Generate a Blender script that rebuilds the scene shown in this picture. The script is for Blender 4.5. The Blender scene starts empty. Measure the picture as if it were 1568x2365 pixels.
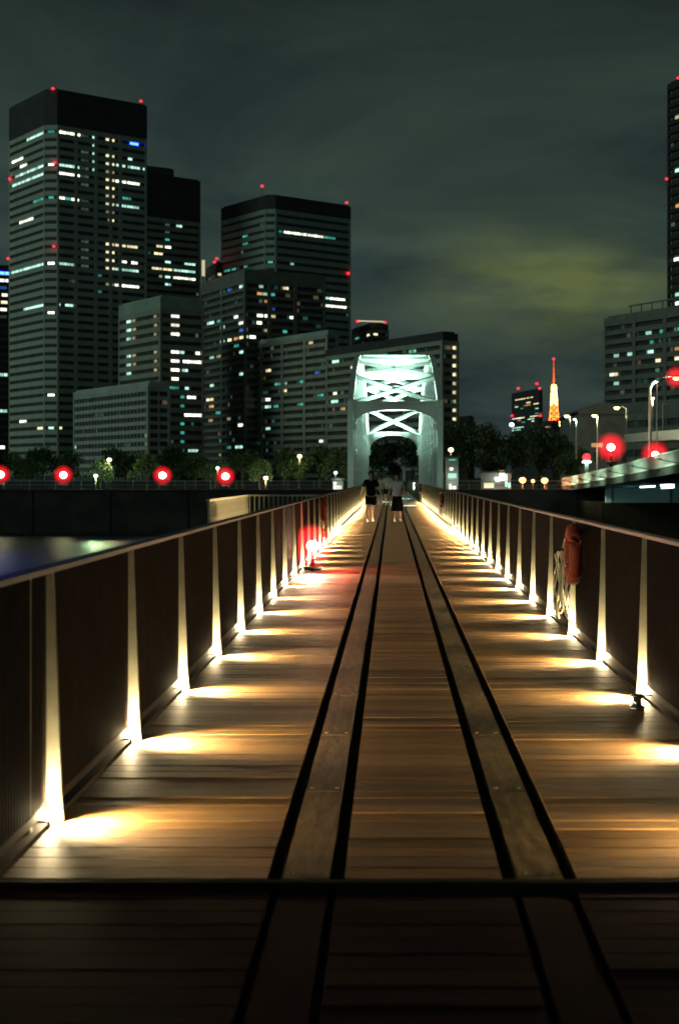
import bpy, math, random
from mathutils import Vector, Matrix
random.seed(7)
R = math.radians
SC = bpy.context.scene
COL = SC.collection

# ------------------------------------------------------------------ camera
F = 3285.0            # focal length, in units of the 1568 px wide survey grid
U0, V0 = 904.0, 1102.0  # vanishing point of the walkway on that grid
EYE = 1.517
cam_d = bpy.data.cameras.new('camera')
cam = bpy.data.objects.new('camera', cam_d); COL.objects.link(cam)
cam.location = (0, 0, EYE)
cam.rotation_euler = (R(90), 0, 0)
cam_d.sensor_fit = 'VERTICAL'; cam_d.sensor_height = 36; cam_d.sensor_width = 24
cam_d.lens = 50
cam_d.shift_x = -(U0 - 784) / 2365.0
cam_d.shift_y = -(1182.5 - V0) / 2365.0
cam_d.clip_start = 0.1; cam_d.clip_end = 20000
cam_d.dof.use_dof = True; cam_d.dof.focus_distance = 17; cam_d.dof.aperture_fstop = 3.0
SC.camera = cam

# ------------------------------------------------------------------ render look
SC.view_settings.view_transform = 'Standard'
SC.view_settings.look = 'None'
SC.view_settings.exposure = 0
SC.view_settings.gamma = 1
SC.view_settings.use_curve_mapping = False
SC.render.engine = 'CYCLES'
SC.cycles.use_denoising = True
SC.cycles.max_bounces = 5
SC.cycles.diffuse_bounces = 3
SC.cycles.glossy_bounces = 3
SC.cycles.transparent_max_bounces = 8
SC.cycles.sample_clamp_indirect = 4
SC.cycles.caustics_reflective = False
SC.cycles.caustics_refractive = False

# ------------------------------------------------------------------ night sky
W = bpy.data.worlds.new('World'); SC.world = W; W.use_nodes = True
nt = W.node_tree; N = nt.nodes; L = nt.links
for n in list(N): N.remove(n)
def nd(t, **k):
    n = N.new(t)
    for a, b in k.items(): setattr(n, a, b)
    return n
def mth(op, a, b=None, c=None):
    n = nd('ShaderNodeMath', operation=op)
    for i, x in enumerate((a, b, c)):
        if x is None: continue
        if isinstance(x, (int, float)): n.inputs[i].default_value = x
        else: L.new(x, n.inputs[i])
    return n.outputs[0]
out = nd('ShaderNodeOutputWorld')
sky = nd('ShaderNodeTexSky', sky_type='NISHITA', sun_disc=False)
sky.sun_elevation = R(-4); sky.sun_rotation = R(200)
bg1 = nd('ShaderNodeBackground'); L.new(sky.outputs[0], bg1.inputs[0]); bg1.inputs[1].default_value = 0.05
tc = nd('ShaderNodeTexCoord'); sp = nd('ShaderNodeSeparateXYZ'); L.new(tc.outputs['Generated'], sp.inputs[0])
zz = mth('ADD', mth('MAXIMUM', sp.outputs[2], 0.0), 0.16)
cb = nd('ShaderNodeCombineXYZ')
L.new(mth('DIVIDE', sp.outputs[0], zz), cb.inputs[0]); L.new(mth('DIVIDE', sp.outputs[1], zz), cb.inputs[1])
ns = nd('ShaderNodeTexNoise'); L.new(cb.outputs[0], ns.inputs['Vector'])
ns.inputs['Scale'].default_value = 1.25; ns.inputs['Detail'].default_value = 7; ns.inputs['Roughness'].default_value = 0.58; ns.inputs['Distortion'].default_value = 0.6
cl = nd('ShaderNodeMapRange'); L.new(ns.outputs[0], cl.inputs[0])
cl.inputs[1].default_value = 0.33; cl.inputs[2].default_value = 0.68
# low cloud over the city is lit from below: brighter toward the horizon
rz = nd('ShaderNodeValToRGB'); L.new(sp.outputs[2], rz.inputs[0])
rz.color_ramp.elements[0].position = 0.0; rz.color_ramp.elements[0].color = (0.020, 0.032, 0.037, 1)
rz.color_ramp.elements[1].position = 0.38; rz.color_ramp.elements[1].color = (0.0118, 0.0195, 0.0172, 1)
e = rz.color_ramp.elements.new(0.16); e.color = (0.029, 0.048, 0.045, 1)
# lit cloud bank over the far city centre
gdir = Vector(((1290 - U0) / F, 1, (V0 - 655) / F)).normalized()
mp = nd('ShaderNodeVectorMath', operation='SUBTRACT'); L.new(tc.outputs['Generated'], mp.inputs[0]); mp.inputs[1].default_value = gdir
ms = nd('ShaderNodeVectorMath', operation='MULTIPLY'); L.new(mp.outputs[0], ms.inputs[0]); ms.inputs[1].default_value = (14.0, 14.0, 33.0)
ln = nd('ShaderNodeVectorMath', operation='LENGTH'); L.new(ms.outputs[0], ln.inputs[0])
gl = mth('POWER', 2.718, mth('MULTIPLY', mth('POWER', ln.outputs['Value'], 2.0), -1.0))
n2 = nd('ShaderNodeTexNoise'); L.new(cb.outputs[0], n2.inputs['Vector']); n2.inputs['Scale'].default_value = 2.6; n2.inputs['Detail'].default_value = 6
ms2 = nd('ShaderNodeVectorMath', operation='MULTIPLY'); L.new(mp.outputs[0], ms2.inputs[0]); ms2.inputs[1].default_value = (5.0, 5.0, 9.0)
ln2 = nd('ShaderNodeVectorMath', operation='LENGTH'); L.new(ms2.outputs[0], ln2.inputs[0])
gl2 = mth('POWER', 2.718, mth('MULTIPLY', mth('POWER', ln2.outputs['Value'], 2.0), -1.0))
gl = mth('ADD', gl, mth('MULTIPLY', gl2, 0.09))
gl = mth('MULTIPLY', gl, mth('MAXIMUM', mth('ADD', mth('MULTIPLY', n2.outputs[0], 3.2), -0.85), 0.05))
mixc = nd('ShaderNodeMix', data_type='RGBA', blend_type='MULTIPLY'); mixc.inputs[0].default_value = 1
L.new(rz.outputs[0], mixc.inputs[6])
cr = nd('ShaderNodeValToRGB'); L.new(cl.outputs[0], cr.inputs[0])
cr.color_ramp.elements[0].color = (0.50, 0.56, 0.64, 1); cr.color_ramp.elements[1].color = (1.5, 1.46, 1.3, 1)
L.new(cr.outputs[0], mixc.inputs[7])
gm = nd('ShaderNodeMix', data_type='RGBA', blend_type='ADD')
L.new(gl, gm.inputs[0]); L.new(mixc.outputs[2], gm.inputs[6]); gm.inputs[7].default_value = (0.085, 0.098, 0.016, 1)
bg2 = nd('ShaderNodeBackground'); L.new(gm.outputs[2], bg2.inputs[0]); bg2.inputs[1].default_value = 1.0
ad = nd('ShaderNodeAddShader'); L.new(bg1.outputs[0], ad.inputs[0]); L.new(bg2.outputs[0], ad.inputs[1]); L.new(ad.outputs[0], out.inputs[0])

# faint city-lit sky fill standing in the place of the sun, which is down
sd = bpy.data.lights.new('sky_fill', 'SUN'); sd.energy = 0.30; sd.angle = R(25); sd.color = (0.70, 1.0, 0.84)
so = bpy.data.objects.new('sky_fill', sd); COL.objects.link(so); so.rotation_euler = (R(72), 0, R(-56))

# ------------------------------------------------------------------ helpers
def PX(u, Y): return (u - U0) / F * Y
def PZ(v, Y): return EYE + (V0 - v) / F * Y
def at(u, v, Y): return Vector((PX(u, Y), Y, PZ(v, Y)))

class MB:
    def __init__(s): s.v = []; s.f = []
    def box(s, x0, x1, y0, y1, z0, z1):
        b = len(s.v)
        s.v += [(x0,y0,z0),(x1,y0,z0),(x1,y1,z0),(x0,y1,z0),(x0,y0,z1),(x1,y0,z1),(x1,y1,z1),(x0,y1,z1)]
        s.f += [tuple(b+i for i in q) for q in ((0,3,2,1),(4,5,6,7),(0,1,5,4),(1,2,6,5),(2,3,7,6),(3,0,4,7))]
        return s
    def prism(s, poly, z0, z1):
        n = len(poly); b = len(s.v)
        s.v += [(p[0], p[1], z0) for p in poly] + [(p[0], p[1], z1) for p in poly]
        s.f.append(tuple(b + i for i in reversed(range(n)))); s.f.append(tuple(b + n + i for i in range(n)))
        for i in range(n):
            j = (i + 1) % n
            s.f.append((b+i, b+j, b+n+j, b+n+i))
        return s
    def bar(s, a, c, w, h, up=(0, 0, 1)):
        a = Vector(a); c = Vector(c); d = (c - a).normalized(); up = Vector(up)
        if abs(d.dot(up)) > 0.98: up = Vector((0, 1, 0))
        x = d.cross(up).normalized(); y = x.cross(d).normalized(); b = len(s.v)
        for p in (a, c):
            for i, j in ((-1,-1),(1,-1),(1,1),(-1,1)):
                s.v.append(tuple(p + x * (i * w / 2) + y * (j * h / 2)))
        s.f += [tuple(b+i for i in q) for q in ((3,2,1,0),(4,5,6,7),(0,1,5,4),(1,2,6,5),(2,3,7,6),(3,0,4,7))]
        return s
    def tube(s, path, r, n=8, closed=False):
        path = [Vector(p) for p in path]; m = len(path); b0 = len(s.v)
        rr = r if isinstance(r, (list, tuple)) else [r] * m
        for i, p in enumerate(path):
            if closed: d = path[(i + 1) % m] - path[i - 1]
            else: d = path[min(i + 1, m - 1)] - path[max(i - 1, 0)]
            d.normalize(); up = Vector((0, 0, 1)) if abs(d.z) < 0.9 else Vector((0, 1, 0))
            x = d.cross(up).normalized(); y = x.cross(d)
            for k in range(n):
                a = 2 * math.pi * k / n
                s.v.append(tuple(p + (x * math.cos(a) + y * math.sin(a)) * rr[i]))
        for i in range(m if closed else m - 1):
            for k in range(n):
                a = b0 + i * n + k; c = b0 + i * n + (k + 1) % n; i2 = (i + 1) % m
                s.f.append((a, c, b0 + i2 * n + (k + 1) % n, b0 + i2 * n + k))
        if not closed:
            s.f.append(tuple(b0 + k for k in reversed(range(n)))); s.f.append(tuple(b0 + (m - 1) * n + k for k in range(n)))
        return s
    def lathe(s, prof, n=16, c=(0, 0, 0)):
        b = len(s.v)
        for r, z in prof:
            for k in range(n):
                a = 2 * math.pi * k / n
                s.v.append((c[0] + r * math.cos(a), c[1] + r * math.sin(a), c[2] + z))
        m = len(prof)
        for i in range(m - 1):
            for k in range(n):
                s.f.append((b+i*n+k, b+i*n+(k+1)%n, b+(i+1)*n+(k+1)%n, b+(i+1)*n+k))
        s.f.append(tuple(b + k for k in reversed(range(n)))); s.f.append(tuple(b + (m-1)*n + k for k in range(n)))
        return s
    def ball(s, c, r, n=12, sz=1.0):
        m = n // 2
        prof = [(max(1e-4, r * math.sin(math.pi * i / m)), -r * sz * math.cos(math.pi * i / m)) for i in range(m + 1)]
        return s.lathe(prof, n, c)
    def mesh(s, name, smooth=False):
        me = bpy.data.meshes.new(name); me.from_pydata(s.v, [], s.f)
        if smooth: me.polygons.foreach_set('use_smooth', [True] * len(me.polygons))
        me.update(); return me
    def build(s, name, m, parent=None, smooth=False, loc=None):
        return obj(name, s.mesh(name, smooth), m, parent, loc)

def obj(name, me, m=None, parent=None, loc=None):
    o = bpy.data.objects.new(name, me); COL.objects.link(o)
    if m is not None and len(me.materials) == 0: me.materials.append(m)
    if parent is not None: o.parent = parent
    if loc is not None: o.location = loc
    return o
def tag(o, label, cat, group=None):
    o['label'] = label; o['category'] = cat
    if group: o['group'] = group
    return o
def empty(name, loc=(0, 0, 0), label=None, cat=None, group=None):
    o = bpy.data.objects.new(name, None); COL.objects.link(o); o.location = loc; o.empty_display_size = 0.2
    if label: tag(o, label, cat, group)
    return o
def light(kind, name, parent, loc, energy, color, radius=0.05, aim=None, size=60, blend=0.5, scale=None):
    d = bpy.data.lights.new(name, kind); d.energy = energy; d.color = color; d.shadow_soft_size = radius
    if kind == 'SPOT': d.spot_size = R(size); d.spot_blend = blend
    o = bpy.data.objects.new(name, d); COL.objects.link(o); o.location = loc
    if parent is not None: o.parent = parent
    if aim is not None: o.rotation_euler = Vector(aim).to_track_quat('-Z', 'Y').to_euler()
    if scale: o.scale = scale
    return o

# ------------------------------------------------------------------ materials
def mat(name, base, rough=0.7, metal=0.0, var=0.25, scale=3.0, bump=0.0, rnd=0.0, spec=0.5, stretch=None, coat=0):
    m = bpy.data.materials.new(name); m.use_nodes = True; t = m.node_tree
    b = t.nodes['Principled BSDF']; b.inputs['Roughness'].default_value = rough; b.inputs['Metallic'].default_value = metal
    b.inputs['Specular IOR Level'].default_value = spec
    tcn = t.nodes.new('ShaderNodeTexCoord'); mpn = t.nodes.new('ShaderNodeMapping'); t.links.new(tcn.outputs['Object'], mpn.inputs[0])
    if stretch: mpn.inputs['Scale'].default_value = stretch
    nz = t.nodes.new('ShaderNodeTexNoise'); t.links.new(mpn.outputs[0], nz.inputs['Vector']); nz.inputs['Scale'].default_value = scale; nz.inputs['Detail'].default_value = 6
    rp = t.nodes.new('ShaderNodeValToRGB'); t.links.new(nz.outputs[0], rp.inputs[0])
    rp.color_ramp.elements[0].position = 0.3; rp.color_ramp.elements[1].position = 0.7
    lo = [c * (1 - var) for c in base]; hi = [min(1, c * (1 + var)) for c in base]
    rp.color_ramp.elements[0].color = (*lo, 1); rp.color_ramp.elements[1].color = (*hi, 1)
    colr = rp.outputs[0]
    if rnd:
        oi = t.nodes.new('ShaderNodeObjectInfo'); mr = t.nodes.new('ShaderNodeMapRange'); t.links.new(oi.outputs['Random'], mr.inputs[0])
        mr.inputs[3].default_value = 1 - rnd; mr.inputs[4].default_value = 1 + rnd
        hs = t.nodes.new('ShaderNodeHueSaturation'); t.links.new(colr, hs.inputs['Color']); t.links.new(mr.outputs[0], hs.inputs['Value']); colr = hs.outputs[0]
    t.links.new(colr, b.inputs['Base Color'])
    if bump:
        bp = t.nodes.new('ShaderNodeBump'); bp.inputs['Strength'].default_value = bump; bp.inputs['Distance'].default_value = 0.02
        t.links.new(nz.outputs[0], bp.inputs['Height']); t.links.new(bp.outputs[0], b.inputs['Normal'])
    return m
def glow(name, color, strength, sample=False):
    m = bpy.data.materials.new(name); m.use_nodes = True; t = m.node_tree
    b = t.nodes['Principled BSDF']; b.inputs['Base Color'].default_value = (0.02, 0.02, 0.02, 1)
    b.inputs['Emission Color'].default_value = (*color, 1); b.inputs['Emission Strength'].default_value = strength
    if name.startswith('room'):
        oi = t.nodes.new('ShaderNodeObjectInfo'); mr = t.nodes.new('ShaderNodeMapRange'); t.links.new(oi.outputs['Random'], mr.inputs[0])
        mr.inputs[3].default_value = strength * 0.4; mr.inputs[4].default_value = strength * 1.35; t.links.new(mr.outputs[0], b.inputs['Emission Strength'])
    m.cycles.emission_sampling = 'AUTO' if sample else 'NONE'
    return m

M = {}
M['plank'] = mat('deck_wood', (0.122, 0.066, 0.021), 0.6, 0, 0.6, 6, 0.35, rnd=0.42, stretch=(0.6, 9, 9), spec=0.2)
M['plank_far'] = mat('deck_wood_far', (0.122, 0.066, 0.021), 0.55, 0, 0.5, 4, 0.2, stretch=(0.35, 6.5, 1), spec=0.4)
M['board'] = mat('unlit_board', (0.020, 0.0052, 0.0056), 0.8, 0, 0.4, 6, 0.2, rnd=0.3, stretch=(0.6, 9, 9), spec=0.08)  # unlit deck wood: shade put into a darker base colour
M['slab'] = mat('under_slab', (0.032, 0.018, 0.012), 0.9, spec=0.1)
M['strip'] = mat('track_plate', (0.095, 0.066, 0.028), 0.55, 0.0, 0.45, 7, 0.2, stretch=(3, 0.8, 1), spec=0.2)
M['post'] = mat('post_paint', (0.17, 0.158, 0.11), 0.7, 0, 0.2, 8, spec=0.1)
M['bars'] = mat('bar_paint', (0.020, 0.0145, 0.0115), 0.8, 0, 0.2, 8, spec=0.05)
M['bars_light'] = mat('bar_paint_pale', (0.34, 0.31, 0.22), 0.55, 0, 0.2, 8)
M['rail'] = mat('handrail_steel', (0.035, 0.032, 0.028), 0.5, 0.0, 0.15, 6, spec=0.15)
M['fixture'] = mat('fixture_metal', (0.12, 0.115, 0.11), 0.4, 0.8, 0.1)
M['steel_white'] = mat('bridge_white_paint', (0.74, 0.78, 0.73), 0.5, 0, 0.08, 1.2, 0.05)
M['concrete'] = mat('concrete', (0.25, 0.26, 0.23), 0.85, 0, 0.25, 0.5, 0.2)
M['quay'] = mat('quay_stone', (0.034, 0.029, 0.026), 0.9, 0, 0.5, 0.4, 0.3)
M['ground'] = mat('far_ground', (0.05, 0.05, 0.045), 0.95, 0, 0.3, 0.1)
M['fac_a'] = mat('facade_grey', (0.58, 0.66, 0.55), 0.7, 0, 0.15, 0.2)
M['fac_b'] = mat('facade_green_grey', (0.48, 0.60, 0.51), 0.7, 0, 0.15, 0.2)
M['fac_c'] = mat('facade_brown', (0.50, 0.50, 0.40), 0.7, 0, 0.15, 0.2)
M['fac_d'] = mat('facade_dark', (0.26, 0.265, 0.225), 0.7, 0, 0.2, 0.2)
M['fac_w'] = mat('facade_pale', (0.62, 0.67, 0.60), 0.7, 0, 0.15, 0.2)
M['fac_k'] = mat('facade_black', (0.05, 0.048, 0.045), 0.6, 0, 0.2, 0.2)
M['crown'] = mat('crown_cladding', (0.075, 0.075, 0.082), 0.7, 0, 0.2, 0.2)
M['glass'] = mat('dark_glass', (0.10, 0.108, 0.098), 0.4, 0, 0.3, 0.3, spec=0.3)
M['leaf'] = mat('leaf', (0.014, 0.046, 0.010), 0.6, 0, 0.5, 0.8)
M['bark'] = mat('bark', (0.06, 0.045, 0.03), 0.9, 0, 0.3, 4, 0.4)
M['orange_paint'] = mat('orange_paint', (0.75, 0.10, 0.02), 0.6)
M['white_paint'] = mat('white_paint', (0.8, 0.78, 0.6), 0.6)
M['pole'] = mat('pole_paint', (0.42, 0.46, 0.43), 0.5, 0.2, 0.1)
M['asphalt'] = mat('asphalt', (0.05, 0.05, 0.05), 0.9)
# window glows (lit rooms)
M['w'] = glow('room_white', (1.0, 0.98, 0.80), 2.4)
M['c'] = glow('room_cool', (0.55, 1.0, 0.82), 1.15)
M['t'] = glow('room_teal', (0.10, 0.62, 0.50), 0.55)
M['y'] = glow('room_warm', (1.0, 0.86, 0.50), 1.3)
M['o'] = glow('room_orange', (1.0, 0.52, 0.20), 0.7)
M['b'] = glow('room_blue', (0.06, 0.22, 0.9), 0.55)
M['d'] = glow('room_dim', (0.30, 0.42, 0.33), 0.16)
M['g'] = glow('room_dim_warm', (0.9, 0.75, 0.45), 0.35)
M['d2'] = glow('room_dim_teal', (0.1, 0.42, 0.36), 0.12)
M['d3'] = glow('room_dim_amber', (0.6, 0.42, 0.2), 0.13)
M['bb'] = glow('blue_panes', (0.006, 0.018, 1.0), 60.0, True)  # seen blue lights plus added panes, boosted so the water catches blue
M['red'] = glow('red_lamp', (1.0, 0.02, 0.035), 3.2)
M['bulb'] = glow('bulb_white', (1.0, 0.86, 0.62), 12)
M['bulb_y'] = glow('bulb_yellow', (1.0, 0.88, 0.45), 6)
M['bulb_c'] = glow('bulb_cool', (0.65, 1.0, 0.88), 6)
M['bulb_o'] = glow('bulb_orange', (1.0, 0.45, 0.12), 6)
M['lens'] = glow('led_lens', (1.0, 0.85, 0.55), 10)

def halo_mat(name, R_, k):
    # red halo imitated by a glowing ball, densest at the middle
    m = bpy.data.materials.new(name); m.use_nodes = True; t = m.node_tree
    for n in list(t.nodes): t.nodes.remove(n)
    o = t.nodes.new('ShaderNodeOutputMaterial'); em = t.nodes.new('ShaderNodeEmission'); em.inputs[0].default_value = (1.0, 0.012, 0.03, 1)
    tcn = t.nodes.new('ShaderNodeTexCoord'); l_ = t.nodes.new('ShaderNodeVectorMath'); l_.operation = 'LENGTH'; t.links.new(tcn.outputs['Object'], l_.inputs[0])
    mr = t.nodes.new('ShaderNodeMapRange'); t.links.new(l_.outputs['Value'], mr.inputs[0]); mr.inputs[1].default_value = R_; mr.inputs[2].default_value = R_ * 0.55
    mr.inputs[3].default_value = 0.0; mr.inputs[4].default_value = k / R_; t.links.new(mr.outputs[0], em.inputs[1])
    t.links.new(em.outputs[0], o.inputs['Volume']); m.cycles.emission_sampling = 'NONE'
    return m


def watermat():
    m = bpy.data.materials.new('canal_water'); m.use_nodes = True; t = m.node_tree
    b = t.nodes['Principled BSDF']; b.inputs['Base Color'].default_value = (0.008, 0.02, 0.045, 1); b.inputs['Roughness'].default_value = 0.36
    b.inputs['IOR'].default_value = 1.33
    tcn = t.nodes.new('ShaderNodeTexCoord'); mpn = t.nodes.new('ShaderNodeMapping'); t.links.new(tcn.outputs['Object'], mpn.inputs[0]); mpn.inputs['Scale'].default_value = (0.5, 0.9, 1)
    nz = t.nodes.new('ShaderNodeTexNoise'); t.links.new(mpn.outputs[0], nz.inputs['Vector']); nz.inputs['Scale'].default_value = 0.8; nz.inputs['Detail'].default_value = 4
    bp = t.nodes.new('ShaderNodeBump'); bp.inputs['Strength'].default_value = 0.55; bp.inputs['Distance'].default_value = 0.5
    t.links.new(nz.outputs[0], bp.inputs['Height']); t.links.new(bp.outputs[0], b.inputs['Normal'])
    return m
M['water'] = watermat()

# ------------------------------------------------------------------ ground, water, banks
BANK = 165.0
def struct(name, mb, m):
    o = mb.build(name, m); o['kind'] = 'structure'; return o
w = MB(); w.v = [(-3000, -400, -5), (3000, -400, -5), (3000, 170, -5), (-3000, 170, -5)]; w.f = [(0, 1, 2, 3)]
struct('water', w, M['water'])
g = MB(); g.v = [(-9000, BANK + 0.6, -0.05), (9000, BANK + 0.6, -0.05), (9000, 14000, -0.05), (-9000, 14000, -0.05)]; g.f = [(0, 1, 2, 3)]
struct('ground', g, M['ground'])
q = empty('embankment_wall', (0, BANK, -5), 'long dark stone embankment wall along the far edge of the canal', 'wall')
MB().box(-400, 400, 0, 0.6, -1, 4.9).build('wall_face', M['quay'], q)
MB().box(-400, 400, -0.15, 0.75, 4.9, 5.1).build('coping', M['quay'], q)
for i in range(34):
    MB().box(-150 + i * 9, -149.6 + i * 9, -0.12, 0, -0.5, 4.9).build('buttress', M['quay'], q)
qr = empty('quay_railing', (0, BANK + 0.3, 0.1), 'thin pale railing along the top of the far embankment', 'railing')
MB().box(-60, 60, -0.03, 0.03, 0.95, 1.02).build('top_rail', M['pole'], qr)
MB().box(-60, 60, -0.02, 0.02, 0.5, 0.54).build('mid_rail', M['pole'], qr)
pm = MB().box(-0.03, 0.03, -0.03, 0.03, 0, 0.95).mesh('rail_post'); pm.materials.append(M['pole'])
for i in range(41): obj('rail_post', pm, None, qr, (-60 + i * 3, 0, 0))

# ------------------------------------------------------------------ the walkway
XL, XR = -1.48, 1.726
Y_JOINT = 5.37
SEG = ((XL, -0.474), (-0.178, 0.418), (0.706, XR))
STRIP = ((-0.415, -0.235), (0.476, 0.65))
walk = empty('walkway', (0, 0, 0)); walk['kind'] = 'structure'
MB().box(XL - 0.12, XR + 0.12, Y_JOINT + 0.005, BANK, -0.5, -0.06).build('under_slab', M['slab'], walk)
PW, GAP = 0.15, 0.011
pmesh = []
for a, b in SEG:
    me = MB().box(a, b, 0, PW - GAP, -0.05, 0).mesh('plank'); me.materials.append(M['plank']); pmesh.append(me)
NR = 100
for i in range(NR):
    for k in range(3):
        obj('plank', pmesh[k], None, walk, (0, Y_JOINT + 0.02 + i * PW, random.uniform(-0.0035, 0.0)))
far = MB(); y = Y_JOINT + 0.02 + NR * PW
while y < BANK - 0.1:
    for a, b in SEG: far.box(a, b, y, y + PW - GAP, -0.05, random.uniform(-0.003, 0))
    y += PW
fo = far.build('far_planks', M['plank_far'], walk); fo['kind'] = 'stuff'
for a, b in STRIP:
    y = Y_JOINT + 0.02
    while y < BANK - 2:
        ln_ = 1.5 if y < 20 else (6.0 if y < 60 else 26.0)
        MB().box(a, b, y, min(y + ln_ - 0.006, BANK - 0.2), -0.055, -0.004).build('track_plate', M['strip'], walk); y += ln_
bolt = MB().lathe([(0.011, 0), (0.011, 0.004), (0.007, 0.006)], 8).mesh('bolt'); bolt.materials.append(M['strip'])
for a, b in STRIP:
    for i in range(8):
        for dy in (0.07,):
            for x in (a + 0.03, b - 0.03): obj('bolt', bolt, None, walk, (x, Y_JOINT + 0.02 + i * 1.5 + dy, -0.004))
for x0, x1 in ((XL - 0.10, XL - 0.003), (XR + 0.003, XR + 0.10)):
    MB().box(x0, x1, Y_JOINT + 0.01, BANK, -0.06, 0.02).build('edge_kerb', M['bars'], walk)
MB().box(XL - 0.1, XR + 0.1, Y_JOINT - 0.034, Y_JOINT + 0.004, -0.3, -0.003).build('joint_strip', M['bars'], walk)
# near end, beyond the joint: unlit boards, the dark put into their colour, a little lower
near = empty('paving', (0, 0, 0)); near['kind'] = 'structure'
MB().box(-12, 12, -12, Y_JOINT - 0.036, -5.4, -0.07).build('abutment', M['slab'], near)
bm_ = []
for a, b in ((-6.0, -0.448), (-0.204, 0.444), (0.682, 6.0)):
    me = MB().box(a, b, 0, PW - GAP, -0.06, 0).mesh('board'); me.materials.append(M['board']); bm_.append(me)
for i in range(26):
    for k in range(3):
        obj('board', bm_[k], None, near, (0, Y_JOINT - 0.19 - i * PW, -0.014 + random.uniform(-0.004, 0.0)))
for a, b in STRIP:
    MB().box(a, b, 1.4, Y_JOINT - 0.04, -0.09, -0.018).build('track_plate', M['board'], near)  # plates take the darkened board colour at the unlit end

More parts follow.
